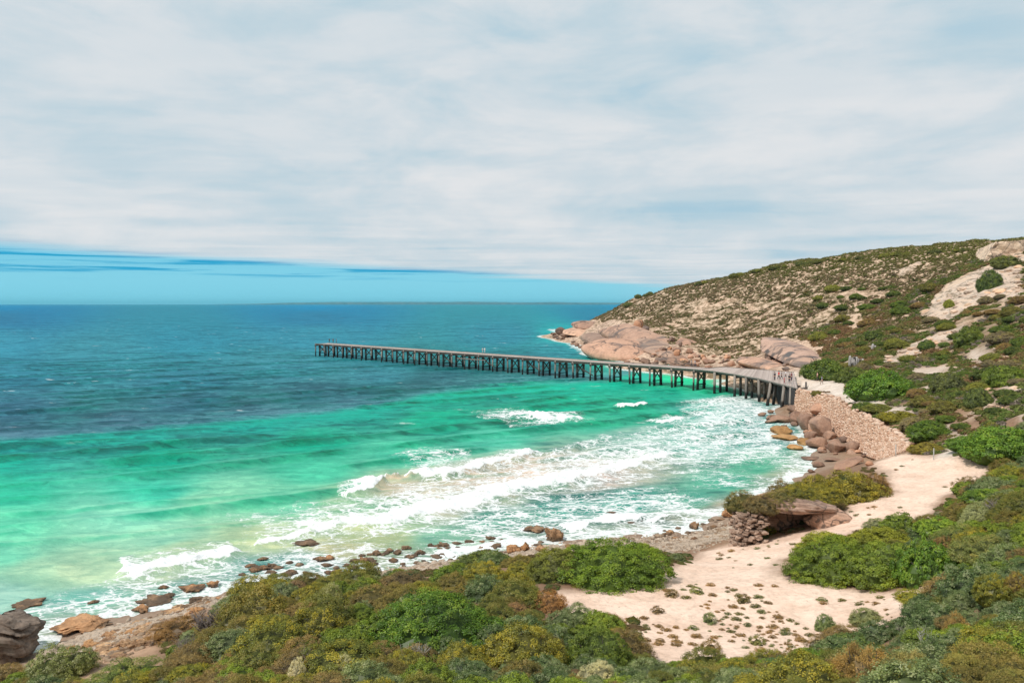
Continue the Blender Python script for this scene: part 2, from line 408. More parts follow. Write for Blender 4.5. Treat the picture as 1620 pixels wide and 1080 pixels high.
c = blend(c, zsoft('scar', gx, gy, 3.0, 6), lime)
c = blend(c, zsoft('litter', gx, gy, 1.0, 3), np.array((.50,.33,.22)))
sandm = zsoft('sand', gx, gy, 1.3, 4); c = blend(c, sandm, sand)
c = blend(c, zsoft('road', gx, gy, .8, 3), road)
wetb = sstep(.9, .25, gz)*sstep(250, 120, dist); c = blend(c, wetb[:, None], np.array((.33,.235,.17)))
c = blend(c, sstep(.0, -.3, gz)[:, None], bed)
G = NT('ground'); pos = G.pos()
gc = G.n('Attribute', attribute_name='gcol').outputs['Color']
f1 = G.noise(3.2, pos, 6, .65); f2 = G.noise(.45, pos, 5, .6); f3 = G.noise(16, pos, 4, .7)
gc = G.mix(1.0, gc, G.ramp(f1, [(.25, (.72,.70,.68)), (.5, (.98,.98,.98)), (.8, (1.12,1.12,1.12))]), 'MULTIPLY')
gc = G.mix(1.0, gc, G.ramp(f2, [(.3, (.86,.80,.76)), (.6, (1.03,1.03,1.03)), (.8, (1.08,1.08,1.08))]), 'MULTIPLY')
gc = G.mix(G.mrange(f3, .62, .72, 0, .45), gc, (.30,.22,.16))
fleck = G.noise(.62, G.scale(pos, (1.0, .5, .7), (0, 0, R(20))), 6, .72, .5)
far_ = G.mrange(G.n('SeparateXYZ', {0: pos}).outputs[1], 130, 210)
gc = G.mix(G.math('MULTIPLY', G.mrange(fleck, .50, .55), G.math('MULTIPLY', far_, .8)), gc, (.64,.47,.34))
gc = G.mix(G.math('MULTIPLY', G.mrange(fleck, .49, .42), G.math('MULTIPLY', far_, .75)), gc, (.16,.118,.065))
hb = G.math('ADD', G.math('MULTIPLY', f1, .7), G.math('MULTIPLY', f3, .25))
sm = G.n('Attribute', attribute_name='sandm').outputs['Fac']
un = G.noise(.9, G.scale(pos, (1, .45, 1), (0, 0, R(35))), 5, .6, .8)
gc = G.mix(G.math('MULTIPLY', sm, G.mrange(un, .55, .66, 0, .30)), gc, (.50,.36,.27))
gc = G.mix(G.math('MULTIPLY', sm, G.mrange(G.noise(7, pos, 3, .6), .66, .70, 0, .6)), gc, (.30,.22,.15))
hb = G.math('ADD', G.math('ADD', hb, G.math('MULTIPLY', un, .9)), G.math('MULTIPLY', G.noise(2.6, pos, 4, .65), .9))
gc = G.mix(G.math('MULTIPLY', sm, G.mrange(G.noise(2.2, pos, 6, .75), .60, .72, 0, .38)), gc, (.42,.30,.20))
gm = G.done(gc, .92, G.bump(hb, .55, .16), **{'Specular IOR Level': .2})
link('ground', mesh_np('ground', np.stack([gx, gy, gz], 1), gq, gm, True, {'gcol': c, 'sandm': sandm}))['kind'] = 'structure'

# ---------------------------------------------------------------- water
wx, wy, wq, wny, wnt = lgrid(24, 900, .0042, -1.05, .80, 900, (1100, 1400, 2000, 3000, 5000, 9000, 20000, 40000))
px, py = topix(wx, wy, 0)
# colour of the water body, from what the sea shows at each place
WC = [(0,484,(4,108,150)),(500,484,(4,112,152)),(1000,484,(8,116,152)),(0,500,(30,98,130)),(500,500,(30,102,132)),(960,500,(28,108,134)),(0,540,(42,116,138)),(300,535,(34,112,132)),(500,530,(40,114,134)),(800,530,(36,112,130)),
 (0,590,(36,106,124)),(300,600,(38,104,120)),(150,560,(44,114,130)),(450,580,(46,112,126)),(600,590,(44,108,120)),(900,535,(20,140,140)),(870,552,(40,120,132)),(830,565,(34,108,118)),
 (0,640,(46,102,116)),(300,635,(44,100,112)),(500,620,(44,98,108)),(700,600,(36,88,98)),(880,592,(22,84,92)),(0,685,(48,96,106)),(200,672,(48,96,106)),(400,650,(46,96,104)),(560,638,(38,88,100)),(680,612,(36,84,92)),(800,602,(30,82,90)),
 (0,705,(30,150,134)),(200,692,(16,152,126)),(400,670,(16,152,126)),(560,652,(10,148,120)),(700,630,(10,146,118)),(850,612,(12,146,122)),(980,605,(10,140,112)),(1080,598,(30,180,130)),(1120,605,(40,170,125)),(1000,590,(40,160,140)),
 (0,730,(10,160,125)),(250,725,(10,160,120)),(500,700,(8,160,118)),(700,665,(10,160,120)),(900,640,(12,158,122)),(1050,625,(20,150,120)),(820,665,(0,140,105)),
 (0,780,(40,190,140)),(250,775,(50,190,145)),(500,740,(60,190,140)),(640,715,(60,188,140)),(780,690,(70,188,145)),(950,670,(50,175,130)),
 (0,830,(90,210,155)),(200,820,(110,205,160)),(330,790,(120,205,155)),(450,790,(95,195,145)),(0,880,(100,205,155)),(120,900,(165,205,160)),(60,900,(150,205,160)),(250,850,(130,205,160)),(420,850,(165,195,145)),(300,870,(150,190,145)),
 (0,940,(125,190,160)),(150,950,(90,180,150)),(300,930,(80,165,145)),(430,900,(60,155,135)),(550,870,(170,180,130)),(600,850,(155,180,125)),(700,850,(95,175,135)),(500,890,(90,160,140)),
 (560,800,(130,185,135)),(650,775,(190,185,150)),(760,770,(190,180,150)),(850,750,(195,180,150)),(950,740,(185,175,150)),(700,800,(185,185,155)),(620,820,(130,180,130)),(780,820,(60,150,115)),(900,800,(40,150,120)),(1000,790,(40,150,120)),
 (1000,730,(150,170,140)),(1000,690,(110,175,145)),(1100,700,(80,165,135)),(1150,680,(60,155,130)),(1150,760,(60,165,125)),(1200,740,(70,170,125)),(1230,750,(120,165,130)),(1100,790,(60,155,120)),(1150,800,(130,150,125)),(1050,830,(120,140,120)),(900,845,(80,140,120)),
 (1100,640,(60,160,135)),(1180,640,(60,140,125)),(1200,680,(50,140,120)),(940,750,(160,160,145)),(1000,655,(30,160,120)),(250,905,(150,190,150)),(20,990,(110,180,150)),(60,1000,(110,160,135)),(200,1000,(110,150,130))]
cc = np.array([srgb(*q[2]) for q in WC]); cxy = np.array([q[:2] for q in WC], float)
col = np.zeros((len(wx), 3)); ppx = np.clip(px, -200, 1500); ppy = np.clip(py, 482, 1100)
yy = ppy+7*fbm(wx/26, wy/26, 4, 61)*np.clip((ppy-560)/120, .1, 1)
for i in range(0, len(wx), 40000):
    a = (ppx[i:i+40000, None]-cxy[None, :, 0])*.34; b = (yy[i:i+40000, None]-cxy[None, :, 1])
    sc = 1/(a*a+b*b+14)**1.9
    col[i:i+40000] = (sc @ cc)/sc.sum(1)[:, None]
hw = H(wx, wy)
# the sharp edge where weed bed gives way to sand
bl = [(-300,735),(0,694),(100,688),(200,682),(300,671),(400,662),(500,655),(600,641),(700,620),(800,609),(900,606),(960,603),(1000,592)]
by = np.interp(ppx, [q[0] for q in bl], [q[1] for q in bl])+3.5*fbm(wx/9, wy/9, 4, 71)+2*fbm(wx/2.5, wy/2.5, 2, 77)
weed = np.array(srgb(66, 122, 126)); emer = np.array(srgb(14, 158, 130))
kk = (sstep(26, 4, np.abs(ppy-by))*(ppx < 1000))[:, None]*.9
edge_c = np.where((ppy < by)[:, None], weed, emer)
s2 = sstep(-6.0, 5.0, ppy-by)[:, None]
col = col*(1-kk)+(weed*(1-s2)+emer*s2)*kk
# foam: density field from crests, the surf zone and the shore
gm_ = sstep(560, 700, ppy)[:, None]; pale_ = sstep(.10, .40, col[:, 0])[:, None]; col = col*(np.array((1.4, 1.42, 1.34))*(1-gm_)+(np.array((1.3, .95, 1.16))*(1-pale_)+np.array((1.15, .98, 1.08))*pale_)*gm_)
foam = np.zeros(len(wx)); solid = np.zeros(len(wx)); lift = np.zeros(len(wx))
def crest(pix, wback, wfront, ht, dens=1.0, tail=4.0):
    global foam, solid, lift
    pl = np.array([onz(a, b) for a, b in pix]); 
    m = (wx > pl[:, 0].min()-15) & (wx < pl[:, 0].max()+15) & (wy > pl[:, 1].min()-15) & (wy < pl[:, 1].max()+15)
    x = wx[m]; y = wy[m]
    dd, par, sd_ = pldist(x+1.3*fbm(x/3, y/3, 4, 81), y+1.3*fbm(x/3+9, y/3, 4, 83), pl)
    endf = sstep(0, .08, par)*sstep(1, .92, par)
    prof = np.where(sd_ > 0, np.exp(-(dd/(wback*1.6))**2), np.exp(-(dd/(wfront*1.3))**2))*endf
    lift[m] = np.maximum(lift[m], ht*prof)
    s = np.where(sd_ > 0, sstep(wback*1.2, wback*.35, dd), sstep(wfront*1.1, wfront*.5, dd))*(endf > .2)
    rag = .45+.75*fbm(x/1.1, y/1.1, 4, 85)+.35*fbm(x/4, y/4, 2, 87)
    solid[m] = np.maximum(solid[m], dens*np.clip(s*1.5*rag+s*s*.6, 0, 1))
    foam[m] = np.maximum(foam[m], np.where(sd_ > 0, sstep(wback+tail, wback*.5, dd), 0)*.55*(endf > .1))
C1 = [(172,908),(240,903),(300,893),(350,882),(386,868)]
crest(C1, 2.1, .9, .55)
crest([(544,783),(575,780),(606,762)], 1.6, .5, .8)
crest([(606,762),(640,756)], .3, .3, .75, .25)
crest([(640,756),(700,755),(760,742),(820,730),(856,715)], 2.6, .7, .9)
crest([(480,842),(560,834),(620,828),(680,812),(740,800),(800,782),(880,765),(960,752),(1030,732),(1092,709)], 4.2, .9, .55, .74, 7.0)
crest([(800,655),(850,662),(923,663)], 2.6, .9, .8)
crest([(985,646),(1022,642)], 1.4, .5, .6)
crest([(1050,668),(1088,660)], 1.6, .6, .4)
crest([(410,862),(450,857),(502,842)], 1.5, .6, .35, .9)
crest([(900,838),(980,822),(1015,812)], 1.4, .5, .3, .9)
crest([(1022,824),(1110,808)], 1.1, .5, .2, .8)
crest([(700,883),(760,872),(850,852)], 1.6, 1.0, .2, .8)
crest([(860,722),(900,712),(985,690)], .4, .4, .5, .2)
lacey = [([(640,712),(680,704),(730,728),(760,745),(690,748)], .5), ([(760,655),(800,645),(900,655),(930,668),(850,672)], .45),
 ([(240,845),(290,850),(300,885),(250,890)], .25), ([(395,810),(470,800),(500,840),(420,870),(390,850)], .33),
 ([(0,985),(60,960),(190,925),(330,895),(500,855),(640,880),(660,900),(500,925),(330,950),(100,1020),(30,1050),(-60,1060)], .42),
 ([(470,800),(560,790),(640,770),(760,752),(860,720),(990,690),(1110,650),(1180,625),(1230,645),(1250,680),(1270,720),(1200,735),(1120,740),(1000,760),(850,790),(700,830),(560,850),(430,880),(380,850)], .43),
 ([(700,830),(800,800),(960,765),(1080,770),(1120,800),(1000,835),(850,850),(720,880)], .34),
 ([(1090,705),(1200,700),(1220,740),(1150,790),(1100,760),(1060,740)], .22),
 ([(1080,640),(1180,622),(1235,650),(1245,700),(1180,690),(1100,670)], .45),
 ([(1250,690),(1300,720),(1285,745),(1230,735)], .6),
 ([(500,830),(640,815),(760,790),(880,755),(900,735),(760,760),(640,785)], .55),
 ([(870,520),(905,545),(930,560),(1010,575),(1050,578),(1040,570),(960,556),(915,535),(885,522)], .85)]
for pg, dn in lacey:
    q = np.array([onz(a, b) for a, b in pg]); 
    near = (wx > q[:, 0].min()-8) & (wx < q[:, 0].max()+8) & (wy > q[:, 1].min()-8) & (wy < q[:, 1].max()+8)
    x = wx[near]; y = wy[near]; acc = 0
    for k in range(8):      # soft edged
        acc = acc+inpoly(x+2.6*math.cos(k*.785)+2.6*fbm(x/5, y/5, 3, 90), y+2.6*math.sin(k*.785)*1.3+2.6*fbm(x/5, y/5, 3, 93), q)
    foam[near] = np.maximum(foam[near], dn*acc/8)
shore = sstep(-.75, -.05, hw)*sstep(.6, .1, hw)
foam = np.maximum(foam, shore*.62)
foam = foam*(.72+.5*fbm((wx-wy)/5, (wx+wy)/16, 4, 95))
# sandy shallows
shal = (sstep(-.9, -.1, hw)*sstep(900, 300, wy))[:, None]*.55; col = col*(1-shal)+np.array(srgb(150,150,120))*shal
# wave heights: swell turned to the beach, chop over it
dw = np.hypot(wx, wy)
tintv = np.zeros(len(wx))
def swell(lam, dirx, amp, s, dark):
    global tintv
    L = math.hypot(*dirx); u_ = (wx*dirx[0]+wy*dirx[1])/L; v_ = (-wx*dirx[1]+wy*dirx[0])/L
    ph = 2*math.pi/lam*u_+2.6*fbm(u_/(lam*3), v_/(lam*3.5), 3, s)
    env = .25+.75*sstep(-.22, .22, fbm(u_/(lam*.9), v_/(lam*2.4), 2, s+5))
    t = (ph/(2*math.pi)) % 1.0
    tintv = np.maximum(tintv, dark*sstep(.26, .31, t)*(1-sstep(.34, .62, t))*sstep(.35, .85, env))  # dark front of each swell, wave shading put into the colour
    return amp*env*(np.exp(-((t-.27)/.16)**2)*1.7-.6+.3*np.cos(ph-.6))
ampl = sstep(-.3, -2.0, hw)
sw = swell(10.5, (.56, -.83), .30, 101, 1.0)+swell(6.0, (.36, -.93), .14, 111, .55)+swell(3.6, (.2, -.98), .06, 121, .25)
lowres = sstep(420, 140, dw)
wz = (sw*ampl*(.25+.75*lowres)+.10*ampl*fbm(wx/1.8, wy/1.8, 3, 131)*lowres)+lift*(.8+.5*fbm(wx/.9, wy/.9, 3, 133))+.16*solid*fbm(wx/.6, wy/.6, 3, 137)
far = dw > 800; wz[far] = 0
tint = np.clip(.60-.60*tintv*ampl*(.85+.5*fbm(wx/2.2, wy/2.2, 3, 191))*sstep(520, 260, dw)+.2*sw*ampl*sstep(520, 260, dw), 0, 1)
W = NT('sea_water'); pos = W.pos()
wc = W.n('Attribute', attribute_name='wcol').outputs['Color']
fo = W.n('Attribute', attribute_name='foam').outputs['Fac']; sol = W.n('Attribute', attribute_name='solid').outputs['Fac']; ti = W.n('Attribute', attribute_name='tint').outputs['Fac']
p2 = W.scale(pos, (.55, 1.0, 1), (0, 0, R(-38)))
pf = W.scale(pos, (.5, .85, 1), (0, 0, R(-16)))
b1 = W.noise(1.1, p2, 5, .6, .2); b2 = W.noise(4.5, p2, 4, .6); b3 = W.noise(.15, pf, 6, .66, .5); b4 = W.noise(.62, pf, 6, .66, .4); b5 = W.noise(.045, pf, 5, .6)
wc = W.mix(1.0, wc, W.ramp(b3, [(.36, (.74,.84,.86)), (.48, (.96,.98,.98)), (.62, (1.18,1.09,1.08))]), 'MULTIPLY')
wc = W.mix(1.0, wc, W.ramp(b4, [(.38, (.76,.84,.86)), (.5, (1,1,1)), (.62, (1.26,1.16,1.13))]), 'MULTIPLY')
wc = W.mix(1.0, wc, W.ramp(b5, [(.3, (.86,.92,.94)), (.6, (1.06,1.04,1.04))]), 'MULTIPLY')
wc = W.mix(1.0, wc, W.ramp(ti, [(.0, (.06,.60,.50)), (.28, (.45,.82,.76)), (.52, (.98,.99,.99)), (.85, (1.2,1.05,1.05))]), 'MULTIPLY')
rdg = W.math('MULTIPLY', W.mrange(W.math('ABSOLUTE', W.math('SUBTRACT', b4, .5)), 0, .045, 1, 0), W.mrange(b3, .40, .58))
def chop(lam, ang, seed, amp_, env_sc):  # mask of dark wave faces: chop shading painted into the water colour
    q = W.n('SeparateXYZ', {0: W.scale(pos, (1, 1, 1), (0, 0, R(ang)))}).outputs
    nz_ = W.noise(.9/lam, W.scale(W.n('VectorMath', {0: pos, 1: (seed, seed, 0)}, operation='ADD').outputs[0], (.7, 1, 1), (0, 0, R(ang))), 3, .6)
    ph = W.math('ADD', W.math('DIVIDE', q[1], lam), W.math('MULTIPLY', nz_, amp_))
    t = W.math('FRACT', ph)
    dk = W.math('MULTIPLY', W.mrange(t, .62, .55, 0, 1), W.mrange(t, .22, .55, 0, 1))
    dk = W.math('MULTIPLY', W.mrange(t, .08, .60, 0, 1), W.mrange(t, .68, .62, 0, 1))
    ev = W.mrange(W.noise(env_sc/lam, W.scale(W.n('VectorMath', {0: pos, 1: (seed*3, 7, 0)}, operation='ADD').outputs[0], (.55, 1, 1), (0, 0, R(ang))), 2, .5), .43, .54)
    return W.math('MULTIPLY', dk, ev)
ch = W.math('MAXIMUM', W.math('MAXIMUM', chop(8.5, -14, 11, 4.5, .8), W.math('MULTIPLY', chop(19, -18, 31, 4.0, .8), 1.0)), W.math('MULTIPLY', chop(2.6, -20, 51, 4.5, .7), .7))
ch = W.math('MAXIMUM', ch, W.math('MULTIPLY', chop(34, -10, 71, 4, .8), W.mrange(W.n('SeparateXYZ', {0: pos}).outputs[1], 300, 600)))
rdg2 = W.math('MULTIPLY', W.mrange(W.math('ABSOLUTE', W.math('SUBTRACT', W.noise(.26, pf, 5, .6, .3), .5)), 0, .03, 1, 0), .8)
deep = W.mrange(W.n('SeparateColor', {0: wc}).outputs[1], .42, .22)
wc = W.mix(W.math('MULTIPLY', W.math('MAXIMUM', rdg, rdg2), W.math('ADD', .18, W.math('MULTIPLY', deep, .34))), wc, W.mix(1.0, wc, (.30,.52,.56), 'MULTIPLY'))  # thin dark lines painted in as shaded wave faces
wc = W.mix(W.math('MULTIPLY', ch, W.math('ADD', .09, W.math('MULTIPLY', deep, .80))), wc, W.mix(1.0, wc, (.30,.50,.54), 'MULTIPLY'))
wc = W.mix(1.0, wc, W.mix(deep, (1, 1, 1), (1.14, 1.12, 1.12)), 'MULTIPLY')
# lace
wob = W.n('TexNoise', {'Vector': p2, 'Scale': .7, 'Detail': 4.0}).outputs['Color']
pw = W.n('VectorMath', {0: p2, 1: W.n('VectorMath', {0: wob, 'Scale': 2.2}, operation='SCALE').outputs[0]}, operation='ADD').outputs[0]
v1 = W.n('TexVoronoi', {'Vector': pw, 'Scale': .75}, feature='DISTANCE_TO_EDGE').outputs[0]
v2 = W.n('TexVoronoi', {'Vector': pw, 'Scale': 2.1}, feature='DISTANCE_TO_EDGE').outputs[0]
pn_ = W.noise(.5, p2, 6, .68, .3)
th = W.math('MULTIPLY', W.math('ADD', fo, W.math('MULTIPLY', W.math('SUBTRACT', pn_, .5), 1.5)), .30)
th = W.math('MULTIPLY', th, W.mrange(fo, .03, .16))
l1 = W.mrange(W.math('SUBTRACT', th, v1), -.035, .05); l2 = W.mrange(W.math('SUBTRACT', W.math('MULTIPLY', th, .9), v2), -.04, .05)
fl = W.noise(7, p2, 4, .7)
lace = W.math('MAXIMUM', W.math('MULTIPLY', l1, W.mrange(fl, .3, .55, .35, 1)), W.math('MULTIPLY', l2, .8))
lace = W.math('MAXIMUM', lace, W.mrange(W.math('ADD', fo, W.math('MULTIPLY', W.math('SUBTRACT', W.noise(1.6, p2, 6, .72), .5), 2.4)), .62, 1.1))
lace = W.math('MULTIPLY', lace, W.mrange(fo, .02, .12))
sd2 = W.mrange(W.math('ADD', sol, W.math('MULTIPLY', W.math('SUBTRACT', fl, .5), .7)), .38, .72)
# white horses on the open sea
ph_ = W.scale(pos, (.05, .14, 1), (0, 0, R(-6)))
wcap = W.math('MULTIPLY', W.mrange(W.noise(1.5, ph_, 3, .5), .66, .73), W.mrange(W.noise(.45, pf, 4, .7), .50, .62))
geo = W.n('SeparateXYZ', {0: pos}).outputs
wcap = W.math('MULTIPLY', wcap, W.math('MULTIPLY', W.mrange(geo[1], 100, 170), .8))
mask = W.math('MAXIMUM', W.math('MAXIMUM', lace, sd2), wcap, clamp=True)
wc = W.mix(W.math('MULTIPLY', W.mrange(fo, .1, .6), .35), wc, (.45,.62,.52))
fcol = W.mix(W.mrange(fl, .35, .6), (.74,.78,.77), (.90,.90,.89))
wc = W.mix(mask, wc, fcol)
hgt = W.math('ADD', W.math('ADD', W.math('MULTIPLY', b1, .5), W.math('MULTIPLY', b2, .14)), W.math('MULTIPLY', b4, 1.1))
hgt = W.math('ADD', hgt, W.math('MULTIPLY', mask, .12))
rg = W.mrange(mask, 0, 1, .22, .85)
nrm = W.bump(hgt, .6, .5)
df = W.n('BsdfDiffuse', {'Color': wc, 'Normal': nrm}); gl = W.n('BsdfGlossy', {'Color': (1, 1, 1, 1), 'Roughness': .25, 'Normal': nrm})
fr = W.math('MINIMUM', W.math('MULTIPLY', W.n('Fresnel', {'IOR': 1.33, 'Normal': nrm}).outputs[0], .6), .055)
fr = W.math('MULTIPLY', fr, W.math('SUBTRACT', 1.0, mask))
ms = W.n('MixShader', {0: fr, 1: df.outputs[0], 2: gl.outputs[0]}); W.t.links.new(ms.outputs[0], W.out.inputs[0]); wm = W.m
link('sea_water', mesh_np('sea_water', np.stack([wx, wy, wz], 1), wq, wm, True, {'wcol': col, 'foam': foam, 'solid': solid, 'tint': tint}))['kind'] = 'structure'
# ---------------------------------------------------------------- materials for built things and rock
def rock_mat(name, base, dark, light, stain=0.0, sc=1.0, wet=True, strata=0.0, cracks=0.0):
    m = NT(name); p = m.pos(); o = m.vec('Object')
    a = m.noise(.9*sc, p, 6, .62, .3); b = m.noise(6*sc, p, 5, .7); c_ = m.noise(24*sc, p, 3, .7)
    col = m.ramp(a, [(.28, dark), (.5, base), (.74, light)])
    col = m.mix(1.0, col, m.ramp(b, [(.3, (.72,.70,.68)), (.55, (1,1,1)), (.8, (1.15,1.14,1.12))]), 'MULTIPLY')
    inf = m.n('ObjectInfo')
    col = m.mix(1.0, col, m.ramp(inf.outputs['Random'], [(0, (.8,.78,.78)), (.5, (1,1,1)), (1, (1.14,1.05,.98))]), 'MULTIPLY')
    col = m.mix(1.0, col, inf.outputs['Color'], 'MULTIPLY')
    if stain:
        st = m.noise(.35*sc, m.scale(p, (1, 1, .25)), 5, .6, .6)
        col = m.mix(m.math('MULTIPLY', m.mrange(st, .52, .66), stain), col, (.10,.095,.095))
    if cracks:
        wv = m.n('VectorMath', {0: m.scale(p, (1, 1, 1.3)), 1: m.n('VectorMath', {0: m.n('TexNoise', {'Vector': p, 'Scale': .25, 'Detail': 4.0}).outputs['Color'], 'Scale': 7.0}, operation='SCALE').outputs[0]}, operation='ADD').outputs[0]
        cr = m.n('TexVoronoi', {'Vector': wv, 'Scale': cracks}, feature='DISTANCE_TO_EDGE').outputs[0]
        ck = m.math('MULTIPLY', m.mrange(cr, .05, .012), m.mrange(m.noise(.12, p, 2), .42, .55))
        col = m.mix(m.math('MULTIPLY', ck, .8), col, (.09,.07,.06))
    if wet:
        z = m.n('SeparateXYZ', {0: p}).outputs[2]
        zz = m.math('ADD', z, m.math('MULTIPLY', m.math('SUBTRACT', a, .5), 1.0))
        col = m.mix(m.mrange(zz, .45, .0), col, (.13,.09,.06))
    h = m.math('ADD', m.math('MULTIPLY', a, .6), m.math('MULTIPLY', b, .25))
    if name == 'limestone': h = m.math('MULTIPLY', h, 1.9)
    if strata:
        s = m.noise(1.2, m.scale(o, (.5, .5, 7), (R(14), R(10), 0)), 5, .65, .2)
        h = m.math('ADD', h, m.math('MULTIPLY', s, strata))
        col = m.mix(1.0, col, m.ramp(s, [(.35, (.6,.58,.56)), (.6, (1.1,1.08,1.05))]), 'MULTIPLY')
    return m.done(col, .85, m.bump(h, .7, .18), **{'Specular IOR Level': .3})
M_gran = rock_mat('granite', (.50,.335,.25), (.34,.225,.17), (.58,.41,.31), .75, .22, True, 0, .11)
M_bould = rock_mat('boulder_rock', (.42,.26,.185), (.26,.165,.125), (.52,.34,.25), .35, .7)
M_lime = rock_mat('limestone', (.46,.33,.22), (.28,.19,.125), (.60,.46,.33), .2, 1.2, True, .6)
M_ochre = rock_mat('ochre_rock', (.42,.24,.11), (.24,.14,.07), (.52,.33,.17), .2, 1.2, False)
M_cliff = rock_mat('grey_cliff', (.30,.235,.185), (.15,.12,.10), (.42,.34,.28), .3, .9, False, 1.2)
M_pebble = rock_mat('pebbles', (.44,.36,.28), (.22,.18,.15), (.6,.52,.44), .2, 1.5, False)
M_pale = rock_mat('pale_stone', (.64,.51,.41), (.50,.38,.30), (.72,.60,.5), .1, .6, False)
M_slope = rock_mat('bank_earth', (.42,.32,.24), (.26,.2,.15), (.55,.45,.36), .2, .8, False)
M_quarry = rock_mat('quarry_face', (.76,.61,.48), (.60,.46,.36), (.84,.71,.58), .25, .8, False, .7, .25)

def ico(sub):
    bm = bmesh.new(); bmesh.ops.create_icosphere(bm, subdivisions=sub, radius=1)
    V = np.array([v.co[:] for v in bm.verts]); T = np.array([[v.index for v in f.verts] for f in bm.faces]); bm.free(); return V, T
ICO = {k: ico(k) for k in (1, 2, 3, 4, 5)}
def rock_mesh(name, seed, mat, sub=4, rough=.22, cuts=7, flat=.55, fine=.05):
    V, T = ICO[sub]; V = V.copy(); r = np.random.default_rng(seed)
    V *= (1+rough*noise3(V*1.3+seed, seed))[:, None]
    for k in range(cuts):
        nrm = r.normal(size=3); nrm[2] = nrm[2]*.7; nrm /= np.linalg.norm(nrm); dd = r.uniform(.55, .85)
        e = V@nrm-dd; m = e > 0; V[m] -= nrm[None, :]*(e[m]*.88)[:, None]
    V += V*(fine*noise3(V*5+seed, seed+2)+fine*.5*noise3(V*12+seed, seed+4))[:, None]
    if name == 'shore_rock':
        an = np.hypot(V[:, 0], V[:, 1])+1e-6; cx, sx_ = V[:, 0]/an, V[:, 1]/an
        V[:, :2] *= (1+.38*noise2(cx*1.7+seed, sx_*1.7, seed)+.16*noise2(cx*5, sx_*5+seed, seed+1))[:, None]
        V[:, 2] *= 1+.45*noise2(V[:, 0]*2.1+seed, V[:, 1]*2.1, seed+2)+.2*noise2(V[:, 0]*6+seed, V[:, 1]*6, seed+3)
        V[:, 2] = np.round(V[:, 2]*5)/5*.6+V[:, 2]*.4
    V[:, 2] *= flat
    return mesh_np(name, V, T, mat, True)
PR = {'boulder': [rock_mesh('boulder', 20+i, M_bould, 4, .14, 11, .72, .025) for i in range(6)],
      'shore_rock': [rock_mesh('shore_rock', 40+i, M_lime, 5, .3, 13, .42, .13) for i in range(6)],
      'ochre_rock': [rock_mesh('ochre_rock', 60+i, M_ochre, 4, .25, 4, .5, .05) for i in range(3)],
      'granite_slab': [rock_mesh('granite_slab', 80+i, M_gran, 5, .10, 3, .5, .012) for i in range(5)],
      'x': [], 'hill_boulder': [rock_mesh('hill_boulder', 90+i, M_gran, 4, .16, 10, .8, .03) for i in range(5)]}
PR['granite_slab'][4].materials[0] = rock_mat('stained_granite', (.55,.39,.31), (.42,.30,.24), (.62,.46,.37), .95, .42, True, 0, .07)
def rock(kind, px_, py_, wpx, hpx, label, group=None, depth=.8, rot=None, tint=(1, 1, 1), sink=.35, i=None, tilt=0, cat='rock', name=None):
    q = hit(px_, py_)
    if q is None: return None
    x, y, z = q; s = y/F
    me = PR[kind][(i if i is not None else int(px_*7+py_)) % len(PR[kind])]
    o = bpy.data.objects.new(name or kind, me); COL.objects.link(o)
    rw = wpx*s/2; hh = max(.22*hpx*s, hpx*s-1.1*rw*depth*(py_-481)/F); fl = {'boulder': .75, 'shore_rock': .42, 'ochre_rock': .5, 'granite_slab': .5, 'hill_boulder': .8}[kind]
    sz = hh/((2-sink)*fl)*1.0
    o.scale = (rw, rw*depth, max(sz, .02))
    a = rot if rot is not None else random.uniform(-.5, .5)+(math.pi if random.random() < .5 else 0)
    o.rotation_euler = (0, tilt, a)
    o.location = (x, y+rw*depth*.35, z+sz*fl*(1-sink))
    o.color = (*tint, 1)
    tag(o, label, cat, group)
    return o
# headland granite
gs = [((980,571,120,24),(1.05,.98,.95),'long smooth pink granite slope at the water edge of the headland',1.3,0,.12),
 ((1006,550,84,32),(1.18,1.1,1.05),'broad bare tan granite sheet under the standing boulder',1.6,1,.25),
 ((1040,566,56,26),(1,.98,.96),'domed brown granite whaleback beside the foaming water',1.2,2,.2),
 ((1090,568,46,30),(1.15,1.0,.9),'rounded orange granite hump where the scrub meets the shore',1.0,3,0),
 ((965,560,60,14),(.62,.62,.66),'dark wet granite tongue sloping into the surf',.8,4,.1),
 ((925,521,46,17),(.85,.78,.76),'rounded granite dome on the far point of the headland',1.2,0,0),
 ((912,532,42,9),(1.25,1.2,1.15),'pale flat granite shelf behind the outermost rocks',1.0,2,0),
 ((940,545,50,15),(.7,.68,.68),'dark cracked granite ledge along the far point',1.0,3,0),
 ((1070,577,62,12),(.72,.68,.66),'low dark granite ledge just behind the middle of the jetty',1.0,1,0),
 ((1245,586,76,46),(.92,.86,.84),'huge smooth granite face with a dark water stain above the jetty root',1.5,4,-.15),
 ((1205,588,58,20),(1.1,1.02,.98),'sloping pink granite apron left of the stained face',1.1,0,.1),
 ((1278,588,56,22),(1.15,1.08,1.04),'pale granite ramp running up behind the jetty entrance',1.2,2,-.2)]
